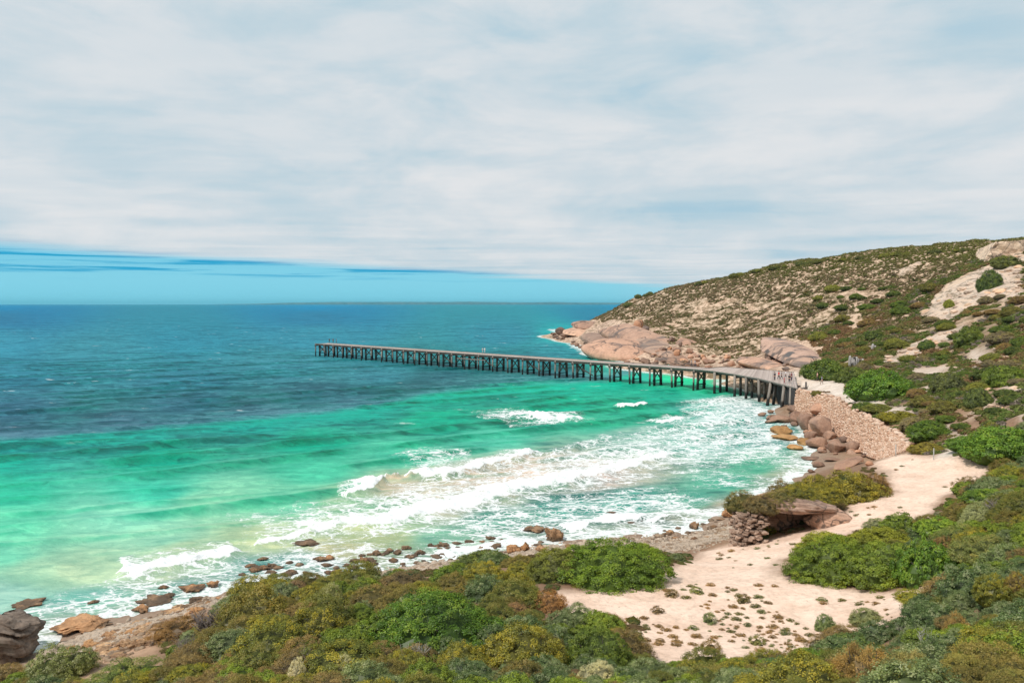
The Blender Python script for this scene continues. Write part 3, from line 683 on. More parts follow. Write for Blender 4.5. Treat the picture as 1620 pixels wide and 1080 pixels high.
for (a, b, w_, h_), tint, lab, dp, i, tl in gs:
    q0 = hit(a, b) ; q1 = hit(a, b-h_)
    if q1 is None: q1 = (q0[0]+2, q0[1]+12, q0[2]+4)
    q0 = Vector(q0); q1 = Vector(q1)
    if (q1-q0).length > 70: q1 = q0+(q1-q0).normalized()*70
    c_ = (q0+q1)/2; X_ = Vector((1, tl*.6, 0)).normalized(); Yv = (q1-q0).normalized(); Zv = X_.cross(Yv).normalized(); Yv = Zv.cross(X_)
    L_ = (q1-q0).length; wd_ = w_*c_.y/F
    o = bpy.data.objects.new('granite_slab', PR['granite_slab'][i]); COL.objects.link(o)
    o.matrix_world = Matrix.Translation(c_+Zv*.02*wd_) @ Matrix((X_, Yv, Zv)).transposed().to_4x4() @ Matrix.Diagonal((wd_*.52, L_*.54, min(wd_, L_)*.24*dp, 1))
    o.color = (*tint, 1); tag(o, lab, 'granite outcrop')
rock('hill_boulder', 1011, 523, 22, 19, 'upright orange boulder standing alone on the headland slope', None, .8, .3, (1.05,.82,.66), .1, 0, .1)
rock('hill_boulder', 1022, 526, 13, 12, 'small brown boulder leaning at the foot of the upright orange one', None, .8, .3, (.7,.62,.58), .1, 1)
rock('hill_boulder', 886, 530, 17, 12, 'pointed dark rock at the very tip of the headland', None, .8, .3, (.48,.45,.46), .2, 2)
rock('hill_boulder', 898, 533, 24, 7, 'low dark rock washed by surf just inside the tip', None, .9, .3, (.5,.45,.44), .2, 3)
rock('hill_boulder', 1063, 541, 11, 9, 'round grey boulder above the domed whaleback', None, .8, .3, (.5,.5,.53), .1, 4)
rock('hill_boulder', 1077, 549, 9, 9, 'small round grey boulder beside the orange hump', None, .8, .3, (.48,.48,.5), .1, 0)
k = 0
for i in range(95):          # boulder rubble along the foot of the headland
    t = random.random(); a = 925+t*340; b = np.interp(a, [925,1000,1060,1120,1200,1265], [541,560,566,577,582,585])+random.uniform(-12, 10)*(1 if a > 1000 else .6)
    s = random.uniform(5, 17)*(1 if a > 1040 else .7)
    rock('hill_boulder', a, b, s, s*random.uniform(.4, .7), 'tan granite boulder in the rubble along the foot of the headland', 'boulders along the foot of the headland', random.uniform(.7, 1.2), None,
         random.choice([(1.1,.95,.85), (.9,.82,.78), (.6,.56,.56), (1.2,.98,.8), (1,.9,.85)]), .3)
# boulders below the sea wall
bl_ = [(1302,690,46,40,'largest smooth brown boulder leaning against the sea wall',1.0),(1275,681,30,32,'tall tilted brown boulder left of the largest one',.9),(1299,660,32,20,'pale topped boulder touching the face of the sea wall',1.15),
 (1296,710,40,26,'grey brown boulder with a domed back below the largest one',.8),(1324,716,28,28,'square brown boulder in the lower row under the wall',.95),(1351,714,28,22,'brown boulder at the shore end of the lower row',.85),
 (1284,696,22,18,'small brown boulder wedged between two big ones',.85),(1262,672,24,16,'dark brown boulder beside the foam, left of the tilted one',.75),(1240,668,38,16,'long low dark boulder nearest the jetty piles',.75),(1258,657,30,16,'brown boulder at the foot of the abutment',.8),
 (1222,668,24,9,'flat brown boulder at the seaward tip of the pile',.8),(1207,658,16,8,'lone dark rock standing in the foam near the jetty',.7),(1344,738,56,16,'broad flat rock slab at the shore end of the sea wall',.8),(1318,729,28,9,'low layered rock just above the flat slab',.7),
 (1296,739,19,12,'round dark rock in the wash near the shrub mound',.6),(1284,748,15,9,'small dark rock at the water edge by the shrub mound',.6),(1283,727,30,9,'flat dark rock lying across the wash',.6),(1336,700,16,14,'small shaded boulder deep between the big ones',.6)]
for i, (a, b, w_, h_, lab, g) in enumerate(bl_):
    rock('boulder', a, b, w_, h_*.86, lab, None, .95, None, (g, g*.98, g*.96), .26, i, random.uniform(-.35, .1), 'boulder')
for a, b, w_, h_, lab in [(1237,686,34,15,'wet ochre boulder rounded like a loaf in the foam'),(1242,695,42,10,'flat ochre rock shelf half under the foam'),(1258,711,28,10,'low ochre rock at the edge of the green water'),(1273,704,22,14,'ochre boulder touching the grey domed one')]:
    rock('ochre_rock', a, b, w_, h_, lab, None, 1.0, None, (1.1,1.05,.9), .3)
def wallpt(s, t):
    f = s*(len(TW)-1); i = min(int(f), len(TW)-2); f -= i
    a = TW[i]*(1-f)+TW[i+1]*f; b = BW[i]*(1-f)+BW[i+1]*f
    return b*(1-t)+a*t
stk_ = [(.10,1.6,.5,1.5,'grey brown boulder wedged against the wall next to the abutment'),(.2,1.5,1.0,1.5,'high pale boulder resting on the sea wall face'),(.27,2.6,.5,1.9,'broad brown boulder right below the pale one'),(.36,1.7,.7,1.4,'rounded tan boulder pressed to the middle of the wall'),(.43,2.7,.3,1.5,'dark split boulder near the middle of the wall'),(.5,1.6,.5,1.2,'tan boulder at the foot of the widest part of the wall'),(.57,2.0,.3,1.3,'brown boulder by the shaded hollow under the wall'),(.66,1.3,.3,1.0,'small tan boulder at the landward foot of the wall'),(.75,1.4,.4,.9,'rough block near the flat slab at the wall foot')]
for i, (s_, off_, z_, r_, lab) in enumerate(stk_):
    q = wallpt(s_, 0); o = link('boulder', PR['boulder'][(i+2) % 6], None, (q[0]-off_, q[1]-off_*.45, z_), (random.uniform(-.2, .2), random.uniform(-.5, .1), random.uniform(0, 6)), (r_*1.15, r_*.95, r_*random.uniform(.9, 1.15)))
    g_ = random.uniform(.85, 1.15); o.color = (g_, g_*.98, g_*.95, 1); tag(o, lab, 'boulder')
for i in range(46):
    t = random.random(); a = 1215+t*175; b = np.interp(a, [1215,1262,1300,1340,1390], [662,668,705,722,726])+random.uniform(-10, 12)
    s = random.uniform(6, 15)
    rock('boulder', a, b, s, s*random.uniform(.45, .75), 'small brown rock packed between the boulders under the sea wall', 'small rocks under the sea wall', .9, None, random.choice([(.7,.66,.62), (.95,.9,.85), (.55,.5,.48), (1.1,1,.9)]), .25)
# rocks along the near shore
sr = [(120,1000,94,34,'broad wet brown reef rock awash off the point'),(42,960,54,14,'flat brown rock half covered by foam at the left edge'),(30,985,33,10,'small dark rock between the reef rock and the point'),(148,955,20,7,'tiny flat rock alone in the green water'),
 (300,935,52,15,'long low ochre topped rock in the foam'),(335,930,26,11,'dark rock touching the ochre topped one'),(257,932,18,7,'small ochre rock left of the long low one'),(240,955,62,12,'flat brown ledge washed by foam'),(222,968,28,16,'knobbly ochre rock at the shore side of the ledge'),(265,945,18,8,'round dark rock just right of the ledge'),
 (345,948,14,5,'small wet rock below the foam sheet'),(485,864,44,10,'long dark rock alone among the breakers'),(847,842,40,12,'flat dark rock ledge off the big green shrub'),(878,856,34,24,'rugged brown rock beside the flat ledge'),(810,876,24,18,'orange block of rock at the shore edge'),(830,873,18,16,'dark upright rock beside the orange block'),
 (900,868,20,10,'low tan rock behind the green shrub crown'),(855,873,22,12,'brown rock among pebbles below the rugged one'),(1155,818,26,16,'reddish brown rock, largest on the pebble beach'),(1098,836,18,11,'dark rock in the shallows off the pebble beach'),(970,814,18,7,'dark rock breaking the surface beyond the pebble beach'),(997,826,40,7,'flat rock awash in white foam')]
for i, (a, b, w_, h_, lab) in enumerate(sr):
    rock('shore_rock', a, b, w_, h_, lab, None, .9, None, (1.15,.85,.6) if 'orange' in lab or 'ochre' in lab else ((.85,.72,.62) if 'dark' in lab else (1.1,.9,.72)), .3, i)
rock_now = rock; QR = []
def rock(kind, a, b, w_, h_, lab, group=None, depth=.9, rot=None, tint=(1, 1, 1), sink=.35):
    if kind == 'shore_rock': QR.append((w_, (kind, a, b, w_, h_, lab, group, depth, rot, tint, sink)))
    else: return rock_now(kind, a, b, w_, h_, lab, group, depth, rot, tint, sink)
for i in range(150):
    if i < 70:
        a = random.uniform(985, 1205); b = np.interp(a, [985,1060,1130,1200], [862,855,838,815])+random.uniform(-16, 22); s = random.uniform(5, 15)
        lab, gr = 'small grey brown stone on the pebble beach', 'stones on the pebble beach'
    elif i < 125:
        a = random.uniform(500, 830); b = np.interp(a, [500,600,700,830], [902,890,876,866])+random.uniform(-16, 6); s = random.uniform(6, 22)
        lab, gr = 'low wet rock along the foaming shore below the scrub bank', 'wet rocks along the scrub bank shore'
    else:
        a = random.uniform(380, 560); b = random.uniform(885, 912); s = random.uniform(8, 24)
        lab, gr = 'flat dark rock awash below the olive brown shrub dome', 'awash rocks below the left bank'
    rock('shore_rock', a, b, s, s*random.uniform(.25, .5), lab, gr, .9, None, random.choice([(.8,.7,.6), (1.1,.95,.8), (.95,.72,.55), (.65,.6,.55)]), .4)
for i in range(650):        # broken ledge at lower left
    t = random.random(); a = 90+t*240; b = 1058-t*95+random.uniform(-20, 24); s = random.uniform(6, 15)*(2.2 if random.random() < .12 else 1)
    rock('shore_rock', a, b, s, s*random.uniform(.25, .5), 'broken tan rock on the ledge between the point and the scrub', 'broken rocks of the lower left ledge', .8, random.uniform(.2, .9), random.choice([(1.25,1.1,.95), (1,.85,.7), (.6,.52,.46), (1.35,1.25,1.1), (1.1,.85,.6)]), .3)
# pebble beach, nobody could count it
mb = MB(); V1, T1 = ICO[1]
for i in range(9500):
    if i < 3700: a = random.uniform(960, 1215); b = np.interp(a, [960,1060,1130,1215], [862,862,848,830])+random.gauss(0, 10)
    elif i < 5200: a = random.uniform(90, 340); b = 1056-(a-90)*.40+random.gauss(0, 11)
    else: a = random.uniform(60, 980); b = float(np.interp(a, [60,160,250,330,420,500,560,640,700,800,860,980], [1040,1000,985,958,938,925,915,899,890,876,864,858]))+random.gauss(2, 7)
    x, y = onz(a, b, .6); z = float(0)
    kz = 1.5 if i >= 5200 else 1; mb.add(V1*np.array([random.uniform(.06, .22)*kz, random.uniform(.06, .2)*kz, random.uniform(.04, .12)*kz])*(1+.2*rng.normal(size=(12+30, 1)))[:len(V1)]+np.array([x, y, 0]), None, T1)
vv = np.concatenate(mb.v); base = np.repeat(np.array([v.mean(0) for v in mb.v]), len(V1), 0)
vv[:, 2] += Hq(base[:, 0], base[:, 1])+.02; mb.v = [vv]
tag(mb.build('beach_pebbles', M_pebble, smooth=True), kind='stuff')
# craggy point at the left edge
q = hit(10, 1058)
def cliff(name, seed, loc, sc, rot, lab):
    V, T = ICO[5]; V = V.copy()
    V = np.sign(V)*np.abs(V)**.62
    zc_ = V[:, 2]+.25*V[:, 0]+.1*noise3(V*1.2, seed)
    stp = np.floor(zc_*9+.6*noise3(V*2, seed+1)); 
    V[:, :2] *= (1+.24*(hash2(stp, stp*0, seed)-.5)*2)[:, None]
    V *= (1+.17*noise3(V*2.2, seed)+.07*noise3(V*7, seed+3)+.02*noise3(V*18, seed+4))[:, None]
    o = link(name, mesh_np(name, V, T, M_cliff, True), None, loc, rot, sc); tag(o, lab, 'rock'); return o
cliff('layered_crag', 5, (q[0]-1.2, q[1]+1.5, q[2]+.75), (1.55, 1.4, 1.35), (0, .12, .2), 'layered grey crag rising from the sea at the lower left corner')
for i, (a, b, w_, h_) in enumerate([(8,1068,26,16),(24,1066,20,14),(40,1064,18,12),(12,1076,24,12),(34,1074,22,12),(18,1040,20,12)]):
    rock_now('shore_rock', a, b, w_, h_, 'pale broken block lying at the foot of the layered crag', 'pale blocks under the crag', .9, None, (1.45,1.3,1.15), .2, i)

# ---------------------------------------------------------------- sea wall of rubble stone
M_wall = NT('rubble_stone'); p = M_wall.pos()
rnd = M_wall.n('Attribute', attribute_name='rnd').outputs['Fac']
cw = M_wall.ramp(rnd, [(0, (.42,.235,.15)), (.35, (.57,.36,.245)), (.7, (.65,.44,.32)), (1, (.74,.57,.45))])
nb = M_wall.noise(5, p, 5, .7); cw = M_wall.mix(1.0, cw, M_wall.ramp(nb, [(.3, (.75,.72,.7)), (.6, (1.05,1.05,1.05))]), 'MULTIPLY')
M_wall = M_wall.done(cw, .9, M_wall.bump(nb, .5, .1))
wl = [0]
for i in range(200): wl.append(wl[-1]+np.linalg.norm(wallpt((i+1)/200, .5)-wallpt(i/200, .5)))
WL = wl[-1]; mb = MB(); rn = []
nu = 90
Vb = []; 
for i in range(nu+1):
    for j in range(7):
        q = wallpt(i/nu, j/6); Vb.append(q+np.array([.35, .25, -.15]))
    q = wallpt(i/nu, 1); Vb.append(q+np.array([1.6, .9, -.25]))
mb.add(Vb, [[i*8+j, i*8+j+1, (i+1)*8+j+1, (i+1)*8+j] for i in range(nu) for j in range(7)]); rn += [.15]*len(Vb)
V2, T2 = ICO[2]
for row in range(26):
    s = random.uniform(0, .3)/WL
    while s < 1:
        w_ = random.uniform(.18, .46); pt = wallpt(min(s, 1), (row+.5+random.uniform(-.25, .25))/26)
        hgt_ = np.linalg.norm(wallpt(s, 1)-wallpt(s, 0))/26
        nn_ = V2*(1+.22*rng.normal(size=(len(V2), 1))*.5)
        nn_ = np.sign(nn_)*np.abs(nn_)**.75*np.array([w_*.55, w_*.55, max(hgt_*.62, .14)])
        ca, sa = math.cos(random.uniform(0, 3)), math.sin(random.uniform(0, 3))
        M3 = Matrix.Rotation(random.uniform(0, 3), 3, 'Z') @ Matrix.Rotation(random.uniform(-.3, .3), 3, 'X')
        mb.add(nn_ @ np.array(M3).T+pt+rng.normal(size=3)*.035, None, T2); rn += [random.random()]*len(V2)
        s += w_*.92/WL
for i in range(150):      # loose capping stones along the top
    s = random.random(); w_ = random.uniform(.3, .6); pt = wallpt(s, 1)+np.array([random.uniform(0, 1.0), random.uniform(0, .6), .08])
    mb.add(V2*(1+.1*rng.normal(size=(len(V2), 1)))*np.array([w_*.6, w_*.5, w_*.4])+pt, None, T2); rn += [random.uniform(.5, 1)]*len(V2)
f = [np.concatenate(mb.q), np.concatenate(mb.t)]
sea_wall = link('stone_sea_wall', mesh_np('stone_sea_wall', np.concatenate(mb.v), f, M_wall, True, {'rnd': rn}))
tag(sea_wall, 'sloping pink rubble stone sea wall curving from the jetty root to the sand', 'sea wall')

# ---------------------------------------------------------------- jetty
M_deck = NT('weathered_planks'); p = M_deck.pos(); r_ = M_deck.n('Attribute', attribute_name='rnd').outputs['Fac']
cd = M_deck.ramp(r_, [(0, (.38,.305,.27)), (.5, (.49,.40,.35)), (1, (.56,.47,.42))]); nb = M_deck.noise(3, p, 4, .6)
cd = M_deck.mix(1.0, cd, M_deck.ramp(nb, [(.3, (.85,.84,.83)), (.7, (1.08,1.06,1.05))]), 'MULTIPLY')
M_deck = M_deck.done(cd, .85, M_deck.bump(nb, .3, .03))
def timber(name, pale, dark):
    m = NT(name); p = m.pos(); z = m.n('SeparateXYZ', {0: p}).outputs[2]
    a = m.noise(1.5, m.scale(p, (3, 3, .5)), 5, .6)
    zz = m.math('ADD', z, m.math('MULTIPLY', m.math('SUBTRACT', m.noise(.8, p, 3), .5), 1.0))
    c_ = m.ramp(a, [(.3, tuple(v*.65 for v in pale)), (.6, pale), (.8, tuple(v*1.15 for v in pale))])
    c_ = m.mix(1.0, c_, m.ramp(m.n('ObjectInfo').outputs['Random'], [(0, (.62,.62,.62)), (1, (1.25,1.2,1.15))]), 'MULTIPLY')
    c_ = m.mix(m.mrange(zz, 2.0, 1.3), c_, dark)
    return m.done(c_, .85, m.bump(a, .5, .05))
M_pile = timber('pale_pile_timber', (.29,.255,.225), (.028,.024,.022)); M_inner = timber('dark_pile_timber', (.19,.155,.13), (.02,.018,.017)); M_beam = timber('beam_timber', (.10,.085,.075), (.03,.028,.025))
DZ = 4.75
fp = [np.array(onz(a, b, DZ)) for a, b in ((498,543.5), (1100,584.5))]
ax = fp[1]-fp[0]; Ls = np.linalg.norm(ax); ax /= Ls; nr = np.array([-ax[1], ax[0]]) if -ax[1] > 0 else np.array([ax[1], -ax[0]])
if nr[1] < 0: nr = -nr
WD = 5.6
front = [fp[0], fp[1]]+[np.array(onz(a, b, DZ)) for a, b in ((1130,587.6), (1160,592), (1200,599), (1232,607), (1262,615))]
rear = [fp[0]+nr*WD, fp[1]+nr*WD]+[np.array(onz(a, b, DZ)) for a, b in ((1145,580.5), (1175,583), (1205,585), (1232,587), (1256,589))]
jetty = bpy.data.objects.new('timber_jetty', None); COL.objects.link(jetty); jetty.location = (*front[-1], 0)
tag(jetty, 'long weathered timber jetty on rows of piles reaching out into the bay', 'jetty')
J0 = np.array([*front[-1], 0.0])
mb = MB(); rn = []
segs = [(i, max(1, int(round(np.linalg.norm(front[i+1]-front[i])/.42)))) for i in range(len(front)-1)]
for i, nseg in segs:
    for k in range(nseg):
        g = .04
        a0 = front[i]+(front[i+1]-front[i])*(k+g)/nseg; a1 = front[i]+(front[i+1]-front[i])*(k+1-g)/nseg
        b0 = rear[i]+(rear[i+1]-rear[i])*(k+g)/nseg; b1 = rear[i]+(rear[i+1]-rear[i])*(k+1-g)/nseg
        z1 = DZ+random.uniform(-.012, .012)
        V = [[*a0, z1-.12], [*a1, z1-.12], [*b1, z1-.12], [*b0, z1-.12], [*a0, z1], [*a1, z1], [*b1, z1], [*b0, z1]]
        mb.add(np.array(V)-J0, [[0, 3, 2, 1], [4, 5, 6, 7], [0, 1, 5, 4], [1, 2, 6, 5], [2, 3, 7, 6], [3, 0, 4, 7]]); rn += [random.random()]*8
link('deck', mesh_np('deck', np.concatenate(mb.v), np.concatenate(mb.q), M_deck, False, {'rnd': rn}), jetty)
for nm, line, off in (('kerb_beam', front, -1), ('kerb_beam', rear, 1)):
    mb = MB()
    for i in range(len(line)-1):
        a, b = line[i], line[i+1]; mb.beam((*(a-J0[:2]), DZ+.07), (*(b-J0[:2]), DZ+.07), .22, .12)
    mb.build(nm, M_pile, jetty)
def lerp_line(line, s):
    d = [0]
    for i in range(len(line)-1): d.append(d[-1]+np.linalg.norm(line[i+1]-line[i]))
    s = s*d[-1]
    for i in range(len(line)-1):
        if s <= d[i+1]+1e-6:
            t = (s-d[i])/(d[i+1]-d[i]); return line[i]*(1-t)+line[i+1]*t
    return line[-1]
for off, nm in ((.06, 'stringer_beam'), (.5, 'stringer_beam'), (.93, 'stringer_beam')):
    mb = MB()
    for i in range(len(front)-1):
        a = front[i]*(1-off)+rear[i]*off-J0[:2]; b = front[i+1]*(1-off)+rear[i+1]*off-J0[:2]
        mb.beam((*a, DZ-.32), (*b, DZ-.32), .34, .38)
    mb.build(nm, M_beam, jetty)
nb_ = int(Ls/6.1); piles = []; rs = random.Random(3)
def pile(x, y, r, mat, lean=(0, 0), ztop=DZ-.5):
    zb = min(float(H(np.array(x), np.array(y))), 0)-.6; zb = max(zb, -3)
    mb = MB(); x -= J0[0]; y -= J0[1]
    mb.tube([(x+lean[0]*(ztop-zb), y+lean[1]*(ztop-zb), zb), (x+lean[0]*(ztop)*.5, y+lean[1]*ztop*.5, ztop*.5), (x, y, ztop)], [r*1.05, r, r*.95], 9)
    mb.build('pile', mat, jetty, True)
def bent(A_, B_, offs, k):
    """cross-head, piles and braces of one row; A_ front point, B_ rear point"""
    L = np.linalg.norm(B_-A_); d_ = (B_-A_)/L; pp = []
    for j, o_ in enumerate(offs):
        q = A_+d_*o_; pp.append(q)
        pile(q[0], q[1], (.24 if j == 0 else .34)*rs.uniform(.9, 1.1), M_pile if j == 0 else M_inner, (rs.uniform(-.035, .035), rs.uniform(-.03, .03)), DZ-.1 if j == 0 else DZ-.75)
    mb = MB(); a = A_-d_*.35-J0[:2]; b = B_+d_*.2-J0[:2]; mb.beam((*a, DZ-.68), (*b, DZ-.68), .36, .34); mb.build('crosshead_beam', M_beam, jetty)
    a = pp[1]-J0[:2]; b = pp[2]-J0[:2]; e = ax*.36
    mb = MB(); mb.beam((*(a+e), DZ-1.0), (*(b+e), 1.0), .13, .26); mb.beam((*(a-e), 1.0), (*(b-e), DZ-1.0), .13, .26)
    mb.beam((*(a-e*1.2), 1.05), (*(b-e*1.2), 1.05), .12, .22); mb.build('cross_brace', M_inner, jetty)
for k in range(nb_+1):
    A_ = fp[0]+ax*(.4+k*(Ls-.8)/nb_)
    bent(A_, A_+nr*WD, (.1, 1.9, 4.6), k)
    if k % 3 == 0 and k < 22:      # long diagonal between rows
        mb = MB(); a = A_+nr*1.4-J0[:2]; b = a+ax*6; mb.beam((*a, DZ-1.2), (*b, 1.2), .14, .26); mb.build('diagonal_brace', M_beam, jetty)
for s_ in ((820,577,868,580),):
    a = np.array(onz(s_[0], 583, 3.0)); 
    A_ = fp[0]+ax*(Ls*.50)-nr*.35; B_ = A_+ax*13
    mb = MB(); mb.beam((*(A_-J0[:2]), 3.3), (*(B_-J0[:2]), 3.3), .2, .3); mb.build('rubbing_rail', M_pile, jetty)
for px_, py_, ln in ((1130,588,0), (1162,592.5,0), (1180,595.5,.0), (1200,599,.03), (1219,603.5,-.16), (1240,609,-.1), (1251,612,-.04)):
    q = np.array(onz(px_, py_, DZ)); q2 = q+nr*.15; pile(q2[0], q2[1], .3, M_pile, (ln, ln*.4), DZ-.1)
    for o_ in (2.6, 5.4):
        q3 = q+nr*o_*(1.0 if px_ < 1210 else .8); pile(q3[0], q3[1], .3, M_inner, (ln*.6, 0), DZ-.6)
    mb = MB(); mb.beam((*(q-J0[:2]), DZ-.68), (*(q+nr*6.5-J0[:2]), DZ-.68), .36, .34); mb.build('crosshead_beam', M_beam, jetty)
mb = MB(); a = np.array(onz(1178,595,DZ))+nr*1.5-J0[:2]; mb.beam((*a, DZ-.8), (a[0]+3, a[1]+1, .9), .3, .3); mb.build('raking_strut', M_inner, jetty)
# dark timber abutment under the root
A0 = np.array(onz(1261.5,616,DZ)); A1 = A0+np.array([4.0, 25.0])*1.0
mb = MB()
for k in range(46):
    q = A0*(1-k/46)+A1*(k/46)+np.array([-.15, .35]); mb.box((q[0]-J0[0], q[1]-J0[1], 2.0), (.3+random.uniform(-.05, .05), .56, 5.2+random.uniform(-.2, .05)))
M_abut = timber('near_black_boards', (.035,.03,.03), (.02,.02,.02)); mb.build('abutment_boards', M_abut, jetty)  # near-black board colour, darker still towards the bottom
# bollards, rail and posts near the root
M_steel = NT('galvanised_post'); M_steel = M_steel.done(M_steel.ramp(M_steel.noise(6, M_steel.pos()), [(.3, (.42,.42,.42)), (.7, (.6,.6,.58))]), .5, None, Metallic=.3)
M_dark = NT('tarred_timber'); M_dark = M_dark.done(M_dark.ramp(M_dark.noise(6, M_dark.pos()), [(.3, (.05,.045,.05)), (.7, (.10,.09,.09))]), .8)
def post(name, px_, py_, hpx, r, mat, lab, cat, capped=True):
    q = hit(px_, py_) or (0, 0, 0)
    if 1262 > px_: x, y = onz(px_, py_, DZ); q = (float(x), float(y), DZ)
    h = hpx*q[1]/F; mb = MB(); mb.tube([(0, 0, -.3), (0, 0, h*.5), (0, 0, h-.03), (0, 0, h)], [r, r, r, r*.7], 8)
    o = mb.build(name, mat, None, True, q)
    tag(o, lab, cat)
    if capped:
        c_ = MB(); c_.tube([(0, 0, h), (0, 0, h+.05), (0, 0, h+.07)], [r*1.2, r*1.2, r*.6], 8); c_.build('cap', mat, o, True)
    return o
post('bollard', 1275, 615, 10, .17, M_dark, 'short thick dark bollard at the landward corner of the jetty', 'bollard')
post('timber_post', 1265, 597, 6, .12, M_dark, 'dark post at the back corner where the jetty meets the track', 'post')
post('timber_post', 1316, 598, 8, .07, M_steel, 'thin grey post in the scrub behind the two walkers', 'post')
for a, b, h_, lab in ((1417,722,18,'thin grey post at the lower end of the sea wall'),(1477,727,17,'thin grey post in front of the small yellow shrub'),(1535,731,16,'thin grey post before the broad green thicket'),(1588,738,18,'stout pale post at the right end of the row beside the sand')):
    post('fence_post', a, b, h_, .05 if 'thin' in lab else .08, M_steel, lab, 'post')
# low rail
mb = MB(); mb2 = MB(); xs = [onz(a, b, DZ) for a, b in ((1246,611.5), (1253,611), (1260,610.5), (1267,610))]
for x, y in xs: mb.tube([(x, y, DZ), (x, y, DZ+.95)], .035, 6)
o = mb.build('safety_rail', M_steel); tag(o, 'low thin rail beside the corner bollard at the jetty root', 'railing')
r1 = MB(); r1.tube([(x, y, DZ+.95) for x, y in xs], .03, 6); r1.tube([(x, y, DZ+.5) for x, y in xs], .025, 6); r1.build('handrail', M_steel, o)

# ---------------------------------------------------------------- ruins and walls on the hill
M_ruin = NT('weathered_grey_timber'); p = M_ruin.pos(); a = M_ruin.noise(2, M_ruin.scale(p, (3, 3, .4)), 5, .65)
M_ruin = M_ruin.done(M_ruin.ramp(a, [(.3, (.10,.095,.10)), (.5, (.38,.35,.33)), (.66, (.62,.55,.49))]), .9, M_ruin.bump(a, .6, .1))
def ruin(a0, a1, b, hpx, n_, lab):
    e = bpy.data.objects.new('ruined_retaining_wall', None); COL.objects.link(e)
    q0 = hit(a0, b); q1 = hit(a1, b-2); c0 = np.array(q0); e.location = q0
    tag(e, lab, 'ruined wall')
    for k in range(n_):
        t = k/(n_-1); q = np.array([q0[0]*(1-t)+q1[0]*t, min(q0[1], q1[1])+t*1.5, q0[2]])-c0; s = q0[1]/F
        h = hpx*s*random.uniform(.65, 1.0)*(1-.3*t); mb = MB()
        mb.tube([(q[0], q[1], -1), (q[0]+random.uniform(-.08, .08), q[1], h*.6), (q[0]+random.uniform(-.12, .12), q[1], h)], [.34, .30, .2], 6)
        mb.build('post', M_ruin, e, True)
    mb = MB(); q = np.array([(q0[0]+q1[0])/2, min(q0[1], q1[1])+1.6, q0[2]])-c0
    rV, rT = ICO[3]; mb.add(rV*(1+.15*noise3(rV*2, 5))[:, None]*np.array([(a1-a0)*s*.56, 1.6, hpx*s*.55])+np.array([q[0], q[1]+1.3, 0]), None, rT); mb.build('backing_wall', M_slope, e, True)
ruin(1335, 1370, 583, 23, 11, 'row of tall weathered grey posts holding up a pale bank')
ruin(1365, 1392, 553, 11, 7, 'short row of broken grey posts higher up the hill')
def block(name, pix, zd, mat, lab, cat):
    """a slab with the traced outline of a cut face, at its own distance and thickness"""
    pts_ = [np.array(onD(a, b, zd)) for a, b in pix]; n_ = len(pts_)
    fr = pts_; bk = [p_+np.array([4.0+1*0, 16, -1.0]) for p_ in pts_]
    V = np.array(fr+bk); bm = bmesh.new(); vs = [bm.verts.new(v) for v in V]
    bm.faces.new(vs[:n_]); bm.faces.new(vs[n_:][::-1])
    for i in range(n_): bm.faces.new([vs[(i+1) % n_], vs[i], vs[n_+i], vs[n_+(i+1) % n_]])
    bmesh.ops.recalc_face_normals(bm, faces=bm.faces)
    bmesh.ops.triangulate(bm, faces=bm.faces)
    bmesh.ops.subdivide_edges(bm, edges=bm.edges, cuts=9, use_grid_fill=True)
    for v in bm.verts:
        p_ = np.array([v.co[:]]); v.co.y += float(2.0*fbm(p_[:, 0]/5, p_[:, 2]/3, 4, 5)[0]); v.co.x += float(.25*fbm(p_[:, 1]/2, p_[:, 2]/2, 3, 6)[0]); v.co.z += float(.25*fbm(p_[:, 0]/2, p_[:, 1]/2+p_[:, 2], 3, 9)[0])
    me = bpy.data.meshes.new(name); bm.to_mesh(me); bm.free(); me.materials.append(mat)
    o = link(name, me); tag(o, lab, cat); return o
block('quarry_wall', [(1555,428),(1562,408),(1577,382),(1600,381),(1640,378),(1700,374),(1700,410),(1620,425),(1580,445)], 226, M_quarry, 'smooth tan cut rock face crowning the hill at the right edge', 'quarry wall')
# pale limestone ledges on the scars
PR['ledge'] = [rock_mesh('limestone_ledge', 120+i, M_pale, 4, .3, 8, .35, .08) for i in range(4)]
def ledge(a, b, w_, h_, lab, gr, tint=(1, 1, 1)):
    q = hit(a, b)
    if not q: return
    o = link('limestone_ledge', random.choice(PR['ledge'])); s = q[1]/F; o.scale = (w_*s/2, w_*s*.42, h_*s/.6); o.location = (q[0], q[1]+.3, q[2]); o.rotation_euler = (0, 0, random.uniform(-.4, .5)); o.color = (*tint, 1)
    tag(o, lab, 'rock', gr)
for pgx, n_, nm_ in (([(1455,500),(1535,440),(1570,425),(1618,400),(1618,462),(1562,470),(1500,505)], 60, 'pale limestone ledge on the bare cut below the hill top'), ([(1390,572),(1440,548),(1522,518),(1520,530),(1430,572)], 26, 'pale stone on the bare strip above the grey posts'), ([(1470,590),(1600,540),(1618,640),(1540,660)], 34, 'pale stone showing through the scrub of the right hand slope')):
    pgx = np.array(pgx, float); c_ = 0
    while c_ < n_:
        a, b = random.uniform(pgx[:, 0].min(), pgx[:, 0].max()), random.uniform(pgx[:, 1].min(), pgx[:, 1].max())
        if inpoly(np.array([a]), np.array([b]), pgx)[0]:
            s = random.uniform(5, 20); ledge(a, b, s, s*random.uniform(.25, .45), nm_, nm_.replace('pale limestone ledge', 'ledges').replace('pale stone', 'stones'), random.choice([(1.05,1.02,1), (.92,.86,.82), (1.1,.95,.8), (.8,.78,.76)])); c_ += 1

